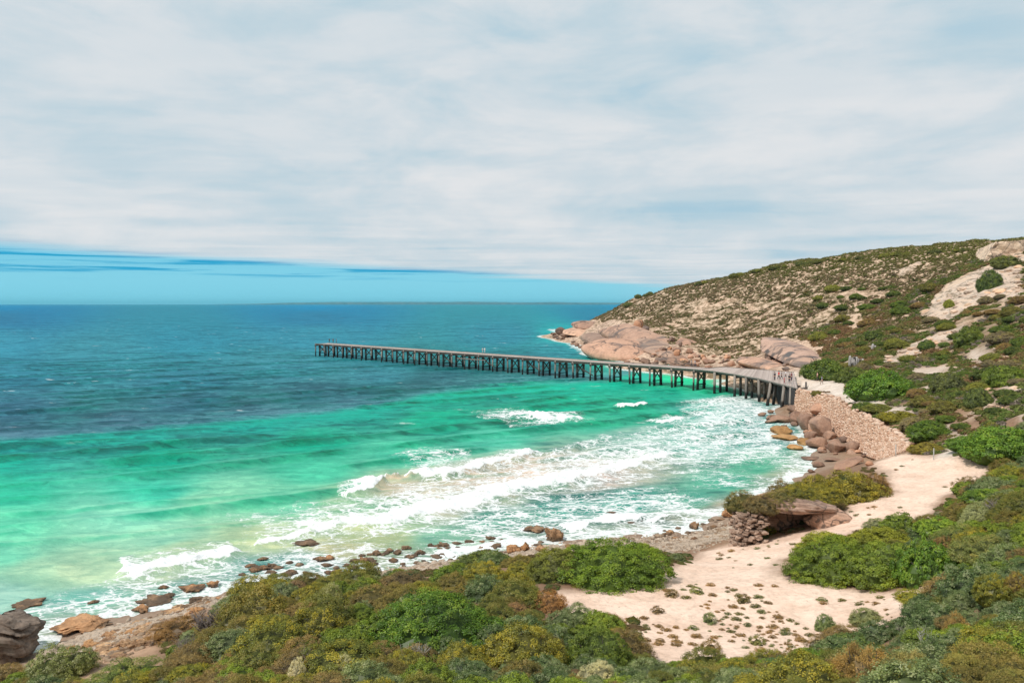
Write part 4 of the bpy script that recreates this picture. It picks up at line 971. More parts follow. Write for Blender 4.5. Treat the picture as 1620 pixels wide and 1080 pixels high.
# ---------------------------------------------------------------- rock shelter in the mound
sh = bpy.data.objects.new('rock_shelter', None); COL.objects.link(sh); q = hit(1268, 850); sh.location = q; qs = np.array(q)
tag(sh, 'low rock shelter with a dark opening under an overhanging slab and shrubs', 'rock shelter')
M_slab = rock_mat('shelter_rock', (.50,.335,.255), (.36,.235,.18), (.60,.44,.35), .3, 1.1, False, .25, .5)
V, T = ICO[5]; V = V.copy(); V *= (1+.12*noise3(V*1.6, 3)+.05*noise3(V*5, 4)+.02*noise3(V*14, 9))[:, None]; V *= (1+.09*noise3(V*2.6+3, 14)+.03*np.abs(noise3(V*9, 5)))[:, None]; V[:, 2] = np.where(V[:, 2] < 0, V[:, 2]*.5, V[:, 2])
link('roof_slab', mesh_np('roof_slab', V*np.array([3.3, 2.5, .75]), T, M_slab), sh, (.3, 3.0, 1.55), (-.06, .06, .0))
V, T = ICO[4]; V = V.copy(); V *= (1+.2*noise3(V*1.8, 13)+.05*noise3(V*6, 4))[:, None]
link('side_rock', mesh_np('side_rock', V*np.array([1.7, 1.6, 1.15]), T, M_slab), sh, (2.9, 2.4, .35), (0, .25, .2))
link('back_wall', mesh_np('back_wall', V*np.array([3.4, 1.2, 1.6]), T, M_slab), sh, (.2, 5.6, .3), (0, 0, .1))
mb = MB(); rn = []
for i in range(620):
    r0 = random.random(); t = random.random(); x = -4.3+r0*1.9+t*.25; y = 1.5+random.uniform(-.5, 1.9)-r0*.7+t*.5; z = -1.5+t*(2.6+.5*r0)
    s = random.uniform(.10, .22); mb.add(np.sign(V2)*np.abs(V2)**.5*(1+.14*rng.normal(size=(len(V2), 1)))*np.array([s*random.uniform(.8, 1.5), s, s*.5]) @ np.array(Matrix.Rotation(random.uniform(0, 3), 3, 'Z'))+np.array([x, y, z]), None, T2); rn += [random.random()]*len(V2)
M_dry = NT('dry_stone'); cw = M_dry.ramp(M_dry.n('Attribute', attribute_name='rnd').outputs['Fac'], [(0, (.15,.10,.075)), (.5, (.30,.20,.145)), (1, (.48,.34,.26))]); M_dry = M_dry.done(cw, .9)
link('dry_stone_wall', mesh_np('dry_stone_wall', np.concatenate(mb.v), np.concatenate(mb.t), M_dry, False, {'rnd': rn}), sh)

# ---------------------------------------------------------------- distant coast
mb = MB(); n_ = 160; V = []
for i in range(n_+1):
    t = i/n_; a = 330+t*760; D = 35000
    x = (a-810)/F*D; h = 2.5*(8+38*sstep(0, .28, t)*(1-.35*sstep(.6, 1, t)))*(1+.25*float(fbm(np.array([t*14.]), np.array([1.]), 4, 5)[0]))*sstep(0, .03, t)
    V += [[x, D, -2], [x, D+60, h*.8], [x, D+700, h], [x, D+2500, -2]]
mb.add(V, [[i*4+j, (i+1)*4+j, (i+1)*4+j+1, i*4+j+1] for i in range(n_) for j in range(3)])
mc = NT('distant_land'); mc = mc.done(mc.ramp(mc.noise(.004, mc.pos(), 4), [(.4, (.04,.06,.05)), (.6, (.12,.12,.09))]), .95)
o = mb.build('distant_coast', mc, None, True); o['kind'] = 'structure'

# ---------------------------------------------------------------- people
def cloth(name, c_):
    m = NT(name); return m.done(m.mix(m.mrange(m.noise(20, m.vec()), .4, .6, 0, .15), c_, tuple(v*.7 for v in c_)), .85)
M_skin = NT('skin'); M_skin = M_skin.done((.55,.33,.24), .6)
def skinned(name, nodes, edges, mat, sub=1, root=0):
    me = bpy.data.meshes.new(name); me.from_pydata([n_[:3] for n_ in nodes], edges, []); o = bpy.data.objects.new(name, me); COL.objects.link(o)
    sm = o.modifiers.new('s', 'SKIN'); sm.use_smooth_shade = True
    for i, n_ in enumerate(nodes): me.skin_vertices[0].data[i].radius = (n_[3], n_[3]*(n_[4] if len(n_) > 4 else 1)); me.skin_vertices[0].data[i].use_root = i == root
    ss = o.modifiers.new('u', 'SUBSURF'); ss.levels = ss.render_levels = sub
    dg = bpy.context.evaluated_depsgraph_get(); m2 = bpy.data.meshes.new_from_object(o.evaluated_get(dg)); bpy.data.objects.remove(o)
    m2.materials.clear(); m2.materials.append(mat)
    m2.polygons.foreach_set('use_smooth', np.full(len(m2.polygons), True)); m2.name = name; return m2
def body_nodes(stride, arm):
    n = [(0, 0, .95, .13, .8), (0, 0, 1.15, .12, .8), (0, 0, 1.36, .15, .7), (0, 0, 1.48, .06), (0, .01, 1.54, .055), (0, .015, 1.62, .088, 1.1), (0, .015, 1.71, .075, 1.1)]
    e = [(0, 1), (1, 2), (2, 3), (3, 4), (4, 5), (5, 6)]
    for s in (-1, 1):
        k = len(n); f = stride*s
        n += [(.10*s, 0, .90, .09), (.105*s, .5*f, .50, .058), (.11*s, f-.04*abs(stride), .10, .038), (.11*s, f+.13, .04, .035)]
        e += [(0, k), (k, k+1), (k+1, k+2), (k+2, k+3)]
        k = len(n); g = arm*s
        n += [(.19*s, 0, 1.41, .055), (.24*s, -.4*g, 1.14, .042), (.25*s, -.2*g+.12*abs(arm)+.06, .90, .030), (.25*s, -.1*g+.14*abs(arm)+.08, .82, .03, .5)]
        e += [(2, k), (k, k+1), (k+1, k+2), (k+2, k+3)]
        w_ = n[k+3]
        for j in range(4):
            kk_ = len(n); n += [(w_[0]+(-.008)*s, w_[1]+(j-1.5)*.018, w_[2]-.045, .009), (w_[0]-.02*s, w_[1]+(j-1.5)*.018, w_[2]-(.085 if j in (1, 2) else .07), .008)]
            e += [(k+3, kk_), (kk_, kk_+1)]
        kk_ = len(n); n += [(w_[0]-.012*s, w_[1]+.045, w_[2]+.0, .009), (w_[0]-.018*s, w_[1]+.06, w_[2]-.035, .008)]; e += [(k+2, kk_), (kk_, kk_+1)]
    return n, e
POSE = {}
for nm, st, ar in (('stand', 0, 0), ('walk', .22, .25)):
    n, e = body_nodes(st, ar); POSE[nm] = (skinned('body', n, e, M_skin), n)
cl_cache = {}
def person(px_, py_, lab, pose='stand', topc=(.5,.5,.5), legc=(.05,.05,.08), hairc=(.05,.03,.02), scale=1.0, rot=0, ondeck=True, shorts=False):
    if ondeck: x, y = onz(px_, py_, DZ+.01); z = DZ+.01
    else: x, y, z = hit(px_, py_)
    bm_, n = POSE[pose]
    o = link('person', bm_, None, (x, y, z), (0, 0, rot), (scale,)*3); tag(o, lab, 'person')
    nodes = [(0, 0, .90, .155, .8), (0, 0, 1.15, .15, .8), (0, 0, 1.38, .175, .7), (0, 0, 1.46, .09)]; ed = [(0, 1), (1, 2), (2, 3)]
    li = [7, 7+4+4+10]
    for s, b in zip((-1, 1), li):
        k = len(nodes); sh_ = n[b+4]; el = n[b+5]; wr = n[b+6]
        nodes += [(sh_[0], sh_[1], sh_[2], .072), (el[0], el[1], el[2], .058)]; ed += [(2, k), (k, k+1)]
    link('shirt', skinned('shirt', nodes, ed, cloth('shirt_cloth', topc)), o)
    nodes = [(0, 0, .97, .15, .8), (0, 0, .93, .15, .8)]; ed = [(0, 1)]
    for b in li:
        k = len(nodes); a, kn, an = n[b], n[b+1], n[b+2]
        nodes += [(a[0], a[1], a[2]-.02, .105), (kn[0], kn[1], kn[2], .078)]; ed += [(1, k), (k, k+1)]
        if not shorts: nodes += [(an[0], an[1], an[2]+.02, .058)]; ed += [(k+1, k+2)]
    link('shorts' if shorts else 'trousers', skinned('trousers', nodes, ed, cloth('trouser_cloth', legc)), o)
    V, T = ICO[3]; V = V[:]*np.array([.098, .115, .115]); keep = T[(V[T].mean(1)[:, 2] > -.01) | (V[T].mean(1)[:, 1] < -.02)]
    link('hair', mesh_np('hair', V+np.array([0, .0, 1.685]), keep, cloth('hair', hairc)), o)
    # face: eyes, nose, mouth on the front of the head
    fb = MB(); Vn, Tn = ICO[1]
    for s in (-1, 1): fb.add(Vn*.012+np.array([.032*s, .108, 1.665]), None, Tn)
    fb.build('eyes', M_dark, o); fb = MB(); fb.add(Vn*np.array([.014, .02, .022])+np.array([0, .115, 1.64]), None, Tn); fb.build('nose', M_skin, o)
    fb = MB(); fb.add(Vn*np.array([.025, .008, .007])+np.array([0, .107, 1.60]), None, Tn); fb.build('mouth', cloth('lips', (.4,.16,.14)), o)
    fb = MB()
    for s in (-1, 1): fb.add(Vn*np.array([.014, .025, .034])+np.array([.094*s, .01, 1.655]), None, Tn)
    fb.build('ears', M_skin, o)
    return o
person(1225.5,602,'person in a dark top and trousers standing at the seaward end of the group', 'stand', (.06,.06,.08), (.10,.08,.09), rot=.5)
person(1232,600.5,'person in a bright red top among the group at the jetty root', 'walk', (.62,.03,.03), (.04,.04,.06), rot=1.9)
person(1236.5,600,'person in a grey top just right of the red top', 'walk', (.18,.17,.18), (.06,.05,.06), rot=1.3, scale=.96)
person(1242.8,599.5,'person in a white top and dark shorts behind the child', 'walk', (.8,.8,.82), (.10,.12,.15), rot=-1.8, shorts=True)
person(1240.7,606,'small child in pink and red in the middle of the group', 'stand', (.55,.14,.16), (.35,.10,.12), rot=-1.2, scale=.66)
person(1248.8,606,'person in black standing nearest the jetty corner', 'stand', (.02,.02,.025), (.05,.045,.06), rot=2.2)
person(1252,602.5,'person in a dark red top beside the one in black', 'stand', (.22,.05,.07), (.06,.06,.10), rot=-2.5)
person(1293,603.5,'person in a pale pink top on the sandy track', 'walk', (.75,.42,.36), (.04,.04,.05), rot=1.6, ondeck=False)
person(1300,609,'person in a grey blue top walking the sandy track', 'walk', (.16,.19,.24), (.35,.26,.22), rot=-1.5, ondeck=False)
person(1094,580.2,'person in grey on the middle of the jetty, left of a pair', 'walk', (.3,.3,.32), (.05,.05,.06), rot=1.4)
person(1099.5,580.6,'person in pale blue on the middle of the jetty, right of a pair', 'walk', (.45,.5,.55), (.06,.06,.08), rot=1.2)
person(763.6,557.6,'person in white far out on the jetty, left of two', 'stand', (.85,.85,.85), (.75,.75,.75), rot=.6, scale=.9)
person(766.8,557.8,'person in white far out on the jetty, right of two', 'stand', (.85,.85,.85), (.7,.7,.72), rot=-.6, scale=.95)
person(521,542.2,'person in black at the sea end of the jetty, left of three', 'stand', (.02,.02,.03), (.02,.02,.03))
person(527,542.4,'person in dark grey at the sea end of the jetty, middle of three', 'stand', (.07,.07,.08), (.02,.02,.03))
person(532,542.8,'person in dark blue at the sea end of the jetty, right of three', 'stand', (.03,.04,.08), (.02,.02,.03), rot=2)

# haze of the sea air

for i in range(120):
    a = random.uniform(400, 860); b = float(np.interp(a, [400,500,560,640,700,800,860], [930,920,911,895,888,874,862]))+random.uniform(-5, 9); s = random.uniform(4, 13)
    rock('shore_rock', a, b, s, s*random.uniform(.35, .6), 'tan stone in the rubble strip between surf and scrub bank', 'stones of the rubble strip', .9, None, random.choice([(1.3,1.05,.85), (1.0,.8,.62), (.75,.62,.52), (1.4,1.2,1.0)]), .3)
QR.sort(key=lambda q: -q[0]); mb = MB(); ST = []
for _, a in QR[:262]: rock_now(*a)
for _, a in QR[262:]:
    q = hit(a[1], a[2]); sc_ = q[1]/F*a[3]/2; V, T = ICO[2]
    mb.add(np.sign(V)*np.abs(V)**.8*(1+.12*rng.normal(size=(len(V), 1)))*np.array([sc_, sc_*.9, sc_*.6]) @ np.array(Matrix.Rotation(random.uniform(0, 3), 3, 'Z'))+np.array(q), None, T)
tag(mb.build('shore_rubble', M_lime, smooth=True), kind='stuff')
rock = rock_now
for i in range(60):
    t = random.random(); a = 872+t*250; b = np.interp(a, [872,905,930,960,1000,1050,1122], [530,544,556,567,575,578,588])+random.uniform(-5, 2); s = random.uniform(6, 18)*(.7 if a < 950 else 1)
    rock('hill_boulder', a, b, s, s*random.uniform(.3, .5), 'dark wet rock at the surf line of the headland', 'wet rocks at the headland surf line', .9, None, random.choice([(.5,.46,.44), (.4,.37,.36), (.65,.56,.52)]), .35)
hb_ = MB(); hb_.box((0, 15000, 65), (90000, 61000, 170)); hz_ = NT('sea_haze')
vp = hz_.n('VolumePrincipled', {'Color': (.24, .78, .98, 1), 'Density': 2.6e-5, 'Anisotropy': .2}); hz_.t.links.new(vp.outputs[0], hz_.out.inputs['Volume'])
o = hb_.build('haze', hz_.m); o['kind'] = 'stuff'
# ---------------------------------------------------------------- foliage
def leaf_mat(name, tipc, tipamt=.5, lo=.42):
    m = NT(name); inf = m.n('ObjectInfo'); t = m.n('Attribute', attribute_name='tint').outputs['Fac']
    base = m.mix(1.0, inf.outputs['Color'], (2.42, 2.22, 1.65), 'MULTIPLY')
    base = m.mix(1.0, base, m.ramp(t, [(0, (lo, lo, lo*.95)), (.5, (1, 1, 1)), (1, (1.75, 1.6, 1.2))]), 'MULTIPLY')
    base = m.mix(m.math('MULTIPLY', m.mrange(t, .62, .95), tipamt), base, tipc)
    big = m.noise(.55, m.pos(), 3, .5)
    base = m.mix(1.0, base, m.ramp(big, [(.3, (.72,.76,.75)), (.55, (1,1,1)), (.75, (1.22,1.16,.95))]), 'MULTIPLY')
    d1 = m.n('BsdfDiffuse', {'Color': base}); d2 = m.n('BsdfTranslucent', {'Color': base})
    gl = m.n('BsdfGlossy', {'Color': (1, 1, 1, 1), 'Roughness': .5})
    a = m.n('MixShader', {0: .28, 1: d1.outputs[0], 2: d2.outputs[0]}); b = m.n('MixShader', {0: .03, 1: a.outputs[0], 2: gl.outputs[0]})
    m.t.links.new(b.outputs[0], m.out.inputs[0]); return m.m
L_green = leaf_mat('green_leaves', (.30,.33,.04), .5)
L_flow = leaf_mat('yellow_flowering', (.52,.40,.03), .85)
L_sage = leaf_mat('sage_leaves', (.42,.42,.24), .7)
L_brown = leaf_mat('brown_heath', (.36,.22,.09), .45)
M_twig = NT('twig_wood'); M_twig = M_twig.done(M_twig.ramp(M_twig.noise(9, M_twig.pos(), 3), [(.3, (.05,.042,.032)), (.7, (.11,.09,.068))]), .95)
M_bare = NT('bare_grey_wood'); M_bare = M_bare.done(M_bare.ramp(M_bare.noise(9, M_bare.pos(), 3), [(.3, (.30,.27,.24)), (.7, (.60,.56,.52))]), .9)
M_deadtwig = NT('dead_twigs'); M_deadtwig = M_deadtwig.done(M_deadtwig.ramp(M_deadtwig.noise(3, M_deadtwig.pos(), 3), [(.3, (.16,.125,.11)), (.7, (.34,.28,.25))]), .95)
def leafquads(Pn, Nn, L, Wd, jit, r):
    n_ = len(Pn); nn = Nn+r.normal(size=(n_, 3))*jit; nn /= np.linalg.norm(nn, axis=1)[:, None]+1e-9
    t = r.normal(size=(n_, 3)); t -= (t*nn).sum(1)[:, None]*nn; t /= np.linalg.norm(t, axis=1)[:, None]+1e-9
    b = np.cross(nn, t); l = (L*r.uniform(.7, 1.3, n_))[:, None]; w_ = (Wd*r.uniform(.7, 1.3, n_))[:, None]
    V = np.stack([Pn-t*l*.5, Pn-b*w_*.5, Pn+t*l*.5, Pn+b*w_*.5], 1).reshape(-1, 3)
    return V
def bush_mesh(name, seed, mats, Rm, lobes=6, tufts=300, leaves=45, leaf=(.07, .035), tuft=.16, flat=.62, spiky=0.0, spread=.62, core=.84):
    """a shrub about 1 wide in radius; Rm is the real radius the leaf size is made for"""
    r = np.random.default_rng(seed)
    LB = [(0, 0, .12, .72)]
    for k in range(lobes):
        a = 2*math.pi*(k+r.uniform(-.3, .3))/lobes; dd = spread*r.uniform(.7, 1.05)
        LB.append((math.cos(a)*dd, math.sin(a)*dd, r.uniform(-.05, .22), r.uniform(.30, .50)))
    LB = np.array(LB)
    dirs = r.normal(size=(tufts*6, 3)); dirs[:, 2] = np.abs(dirs[:, 2])*1.1-.34; dirs /= np.linalg.norm(dirs, axis=1)[:, None]
    li = r.choice(len(LB), tufts*6, p=LB[:, 3]**2/np.sum(LB[:, 3]**2))
    pos_ = LB[li, :3]+dirs*LB[li, 3:4]*(1+.14*noise3(dirs*3+seed, seed)+r.normal(size=tufts*6)*.03)[:, None]
    ok = np.ones(len(pos_), bool)
    for j, b in enumerate(LB):
        ok &= ~((np.linalg.norm(pos_-b[:3], axis=1) < b[3]*.9) & (li != j))
    ok &= pos_[:, 2] > -.22
    pos_ = pos_[ok][:tufts]; dr = dirs[ok][:tufts]; nt = len(pos_)
    tr = tuft/Rm*r.uniform(.7, 1.4, nt)
    tt = np.clip(.5+.27*r.normal(size=nt)+.22*(pos_[:, 2]-.3), 0, 1)  # lighter towards the bush top: light from above painted in, plus new growth
    q = r.normal(size=(nt*leaves, 3)); q /= np.linalg.norm(q, axis=1)[:, None]
    q[:, 2] = np.where(q[:, 2] < -.2, -q[:, 2], q[:, 2])
    ii = np.repeat(np.arange(nt), leaves); rad = r.uniform(.35, 1.0, nt*leaves)**.5
    q2 = q.copy(); 
    if spiky: q2 = q+dr[ii]*spiky; q2[:, 2] += spiky*.5
    PP = pos_[ii]+q2*(tr[ii]*rad)[:, None]; NN = q*.8+dr[ii]*.5+np.array([0, 0, .25])
    V = leafquads(PP, NN, leaf[0]/Rm, leaf[1]/Rm, .45, r)
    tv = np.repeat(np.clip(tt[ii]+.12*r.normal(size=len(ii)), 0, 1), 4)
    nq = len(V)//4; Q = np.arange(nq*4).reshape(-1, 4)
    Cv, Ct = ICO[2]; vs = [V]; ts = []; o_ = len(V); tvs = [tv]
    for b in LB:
        cv = Cv*(1+.08*r.normal(size=(len(Cv), 1)))*b[3]*core+b[:3]; vs.append(cv); ts.append(Ct+o_); o_ += len(cv); tvs.append(np.full(len(cv), .05))  # core coloured dark, painting in the shadow between tufts
    V = np.concatenate(vs); V[:, 2] *= flat/.72
    T = np.concatenate(ts)
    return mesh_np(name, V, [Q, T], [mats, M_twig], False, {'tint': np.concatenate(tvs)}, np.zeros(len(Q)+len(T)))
def stem_mesh(name, seed, n_=7, mat=None, r0=.035, top=.55, forks=2):
    r = random.Random(seed); mb = MB()
    for k in range(n_):
        a = r.uniform(0, 6.28); s = r.uniform(.25, .7); p0 = Vector((r.uniform(-.05, .05), r.uniform(-.05, .05), -.1))
        p3 = Vector((math.cos(a)*s, math.sin(a)*s, top*r.uniform(.7, 1.0))); p1 = p0.lerp(p3, .35)+Vector((r.uniform(-.08, .08), r.uniform(-.08, .08), .1)); p2 = p0.lerp(p3, .7)+Vector((r.uniform(-.08, .08), r.uniform(-.08, .08), .04))
        mb.tube([p0, p1, p2, p3], [r0, r0*.8, r0*.5, r0*.2], 5)
        for f_ in range(forks):
            q0 = p1.lerp(p3, r.uniform(.1, .8)); q1 = q0+Vector((r.uniform(-.25, .25), r.uniform(-.25, .25), r.uniform(.05, .25))); q2 = q1+Vector((r.uniform(-.15, .15), r.uniform(-.15, .15), r.uniform(0, .15)))
            mb.tube([q0, q1, q2], [r0*.4, r0*.25, r0*.08], 4)
    f = [np.concatenate(mb.q), np.concatenate(mb.t)]
    return mesh_np(name, np.concatenate(mb.v), f, mat or M_twig, True)
STEM = [stem_mesh('stem', 5+i) for i in range(3)]
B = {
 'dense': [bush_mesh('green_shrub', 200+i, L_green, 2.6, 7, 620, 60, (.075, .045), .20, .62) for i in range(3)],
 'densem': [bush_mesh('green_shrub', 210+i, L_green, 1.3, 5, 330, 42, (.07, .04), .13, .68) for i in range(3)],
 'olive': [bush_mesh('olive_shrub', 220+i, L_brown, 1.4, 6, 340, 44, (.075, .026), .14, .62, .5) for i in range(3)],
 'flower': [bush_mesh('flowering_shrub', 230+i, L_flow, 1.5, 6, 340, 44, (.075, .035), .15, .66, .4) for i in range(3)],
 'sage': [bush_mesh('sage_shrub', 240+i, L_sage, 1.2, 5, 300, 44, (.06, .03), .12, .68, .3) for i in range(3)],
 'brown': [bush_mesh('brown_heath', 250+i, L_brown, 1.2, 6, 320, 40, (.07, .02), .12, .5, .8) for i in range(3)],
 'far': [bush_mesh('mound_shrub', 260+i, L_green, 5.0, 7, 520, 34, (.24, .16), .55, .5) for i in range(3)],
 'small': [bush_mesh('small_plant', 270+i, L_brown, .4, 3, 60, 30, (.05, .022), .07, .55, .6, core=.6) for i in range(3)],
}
G1 = (.050,.105,.012); G2 = (.085,.125,.016); G3 = (.085,.098,.020); OL = (.105,.095,.026); YG = (.135,.150,.018); GG = (.080,.110,.048); BG = (.055,.09,.035); BR = (.13,.088,.036); OR = (.17,.115,.038); GY = (.16,.135,.105); SG = (.17,.19,.11); PG = (.10,.165,.02)
NAME = {'dense': 'green_shrub', 'densem': 'green_shrub', 'olive': 'olive_shrub', 'flower': 'flowering_shrub', 'sage': 'sage_shrub', 'brown': 'heath_bush', 'far': 'mound_shrub', 'small': 'sand_plant'}
def shrub(kind, x, y, z, r, h, colr, lab, group=None, stem=True, name=None, cat='shrub', i=None):
    me = B[kind][i if i is not None else random.randrange(3)]
    o = bpy.data.objects.new(name or NAME[kind], me); COL.objects.link(o)
    o.location = (x, y, z-.02*h); o.rotation_euler = (0, 0, random.uniform(0, 6.28)); 
    base_h = (.84+.1)*{'dense': .62, 'densem': .68, 'olive': .62, 'flower': .66, 'sage': .68, 'brown': .5, 'far': .5, 'small': .55}[kind]/.72
    o.scale = (r, r, h/base_h)
    j = random.uniform(.88, 1.12); o.color = (colr[0]*j, colr[1]*j, colr[2]*j, 1)
    tag(o, lab, cat, group)
    if stem: s = link('stem', random.choice(STEM), o)
    return o
occ = []
def pshrub(kind, a, b, w_, h_, colr, lab, dz=0, **k):
    q = hit(a, b)
    if q is None: print('no hit', lab); return
    s = q[1]/F; r = w_*s/2*.95
    h_ = max(h_*.5, h_-.2*w_*(b-481)/F); x, y, z = q; y += r*.6; x += r*.6*(a-810)/F; z = float(Hq(x, y))
    z = min(z, q[2]+r*.35)
    occ.append((x, y, r)); return shrub(kind, x, y, z+dz, r, h_*s*.95, colr, lab, **k)
named = [
 ('dense',690,1036,250,118,G1,'big bright green domed shrub in the middle of the foreground bank'),
 ('dense',965,928,215,84,(.07,.118,.012),'broad dark green shrub at the left edge of the sand'),
 ('dense',880,922,130,62,G3,'olive green shrub joined to the left side of the broad dark one'),
 ('dense',1325,925,165,84,(.085,.13,.014),'wide green mat shrub at the seaward side of the large thicket'),
 ('dense',1405,930,170,84,(.08,.118,.016),'wide green mat shrub in the middle of the large thicket'),
 ('densem',1470,925,110,80,G1,'dark green shrub at the landward end of the large thicket'),
 ('densem',1305,880,110,42,YG,'bright yellow green shrub at the back of the large thicket'),
 ('densem',1395,875,120,42,YG,'light green shrub behind the middle of the large thicket'),
 ('brown',1492,890,44,42,BR,'rusty brown shrub standing above the large thicket'),
 ('sage',1387,842,46,24,SG,'pale sage shrub at the top of the large thicket'),
 ('flower',1345,796,120,54,(.14,.13,.022),'yellowish shrub covering the top of the rock shelter mound'),
 ('flower',1290,798,80,48,(.12,.115,.022),'olive yellow shrub hanging over the shelter slab'),
 ('brown',1385,786,44,38,(.16,.10,.045),'round brown bush at the landward end of the shelter mound'),
 ('olive',1240,806,66,46,(.10,.085,.035),'drab grey brown shrub on the seaward shoulder of the shelter'),
 ('olive',405,1002,140,86,(.10,.095,.018),'olive brown domed shrub on the left brow of the bank'),
 ('sage',92,1082,118,64,(.10,.12,.04),'grey green spreading bush in the lower left corner'),
 ('brown',215,1088,150,46,(.085,.12,.03),'low green tussocky bush at the lower left'),
 ('brown',290,1010,110,36,(.14,.085,.035),'low brown heath along the edge above the rock ledge'),
 ('flower',430,1050,150,70,G3,'yellow flowered shrub behind the olive brown dome'),
 ('flower',500,1020,120,62,(.10,.105,.02),'yellow tipped shrub left of the big green dome'),
 ('flower',300,1092,110,44,(.12,.13,.02),'bright yellow flowering bush near the bottom left'),
 ('flower',540,1075,170,60,G3,'mixed green and yellow shrub at the bottom, left of centre'),
 ('densem',610,1020,110,60,(.07,.115,.012),'smaller green shrub leaning on the left of the big dome'),
 ('brown',468,945,48,30,(.12,.085,.06),'dull purple brown bush at the bank edge above the rocks'),
 ('sage',523,962,52,44,(.15,.16,.06),'pale green upright bush on the bank edge'),
 ('olive',590,962,90,40,(.10,.09,.035),'drab olive bush on the bank behind the big dome'),
 ('brown',640,935,90,34,(.11,.085,.05),'greyish heath along the shore edge of the bank'),
 ('densem',705,925,64,36,(.06,.10,.014),'small round green shrub behind the big dome'),
 ('flower',765,925,80,42,(.15,.15,.025),'yellow green flowering shrub left of the broad dark one'),
 ('flower',815,945,80,42,(.13,.135,.022),'yellow flecked shrub in front of the olive green one'),
 ('densem',770,895,100,32,(.07,.095,.03),'low dark shrub right on the shore brow'),
 ('brown',868,968,66,34,(.16,.09,.04),'rust brown bush where the sand begins'),
 ('brown',815,985,60,34,(.13,.085,.05),'dull brown bush between the dome and the sand'),
 ('flower',830,1060,150,84,(.13,.13,.022),'large yellow green shrub right of the big dome'),
 ('dense',950,1062,140,86,(.065,.10,.016),'dark green shrub with lighter top at the bottom of the sand'),
 ('sage',780,1040,80,58,BG,'blue green feathery shrub at the right foot of the big dome'),
 ('sage',545,1072,46,40,(.30,.30,.2),'silvery pale bush at the bottom left of centre'),
 ('sage',470,1082,40,44,(.30,.29,.24),'small silvery bush among green heath'),
 ('sage',950,1082,70,44,(.26,.26,.19),'silvery bush at the bottom edge below the dark green shrub'),
 ('densem',1225,1085,110,46,PG,'bright green shrub at the bottom edge below the sand'),
 ('densem',1290,1070,90,50,(.08,.15,.018),'taller bright green shrub right of the bottom one'),
 ('sage',1305,1001,38,30,(.09,.13,.05),'small round blue green bush alone on the sand'),
 ('sage',1370,990,62,30,(.15,.17,.08),'low sage bush at the edge of the sand'),
 ('densem',1350,1040,100,44,BG,'dark blue green shrub behind the ginger one'),
 ('brown',1372,1090,130,84,OR,'ginger brown shrub at the bottom right of the sand'),
 ('olive',1440,1090,110,70,(.13,.13,.05),'dull green shrub beside the ginger one'),
 ('olive',1515,1020,58,56,(.17,.12,.045),'tall brownish shrub on the right slope'),
 ('sage',1510,940,62,46,(.07,.11,.06),'blue green rounded shrub below the large thicket end'),
 ('flower',1465,962,90,30,(.15,.16,.02),'yellow green low shrub bordering the top of the sand'),
 ('sage',1595,905,90,52,(.11,.15,.06),'grey green shrub at the right edge above the little tree'),
 ('brown',1522,900,38,26,(.22,.12,.05),'small reddish brown bush on the right slope'),
 ('olive',1560,895,120,50,(.10,.12,.04),'spreading dull green shrub behind the reddish bush'),
 ('sage',1545,836,60,42,(.20,.22,.12),'pale frosted shrub at the landward rim of the sand'),
 ('flower',1600,765,70,30,(.13,.15,.022),'yellow green shrub at the right edge beside the last post'),
 ('densem',1565,800,80,32,(.08,.14,.022),'mid green shrub along the landward rim of the sand'),
 ('densem',1490,852,90,34,PG,'light green shrub spilling onto the sand'),
 ('olive',1520,870,90,40,(.09,.12,.035),'grey green shrub between the thicket and the slope'),
 ('olive',1608,1110,110,50,(.11,.115,.03),'grey olive shrub in the very corner at lower right'),
 ('densem',1600,1055,120,66,BG,'dark blue green shrub at the right edge'),
 ('olive',1530,1085,110,50,(.15,.14,.04),'straw tipped shrub in the lower right corner'),
 ('far',1392,632,116,50,(.06,.125,.016),'huge bright green mound shrub behind the sea wall'),
 ('far',1305,602,76,36,(.06,.10,.018),'dark green mound shrub beside the jetty entrance'),
 ('far',1350,604,60,26,(.07,.10,.025),'dull green mound shrub between the entrance and the huge one'),
 ('far',1470,698,76,32,(.06,.11,.014),'rounded dark green mound shrub by the footpath'),
 ('far',1590,736,150,58,(.07,.14,.018),'broad bright green thicket behind the row of posts'),
 ('far',1530,716,64,26,(.06,.12,.018),'low green mound at the path side of the broad thicket'),
 ('far',1468,718,56,20,(.15,.13,.03),'small yellow brown mound shrub at the end of the sea wall'),
 ('far',1425,668,70,18,(.15,.14,.02),'yellow green mat shrub along the top of the sea wall'),
 ('far',1390,652,60,14,(.10,.11,.03),'flat olive shrub on the turf beside the sea wall'),
 ('far',1448,682,52,22,(.13,.11,.075),'grey mound shrub between the wall and the footpath'),
 ('far',1566,457,38,34,(.045,.075,.020),'dark green clump alone on the pale cut near the hill top'),
 ('far',1590,425,50,20,(.07,.085,.03),'dark scrub clump on the rim of the tan cut face'),
 ('far',1501,487,18,13,(.14,.16,.02),'small lime green clump on the pale cut'),
 ('far',1467,556,28,18,(.05,.09,.018),'round green clump on the bare strip above the posts'),
 ('far',1533,545,50,28,(.07,.10,.02),'olive green clump on the right hand slope'),
 ('far',1590,610,70,36,(.08,.12,.02),'large green clump high on the right hand slope'),
 ('far',1500,620,54,34,(.07,.085,.035),'dark pale flecked clump in the middle of the right hand slope'),
 ('far',1548,645,50,32,(.06,.085,.028),'dark clump below the pale flecked one'),
]
for row in named:
    k, a, b, w_, h_, cl_, lab = row
    pshrub(k, a, b, w_, h_, cl_, lab, stem=True)
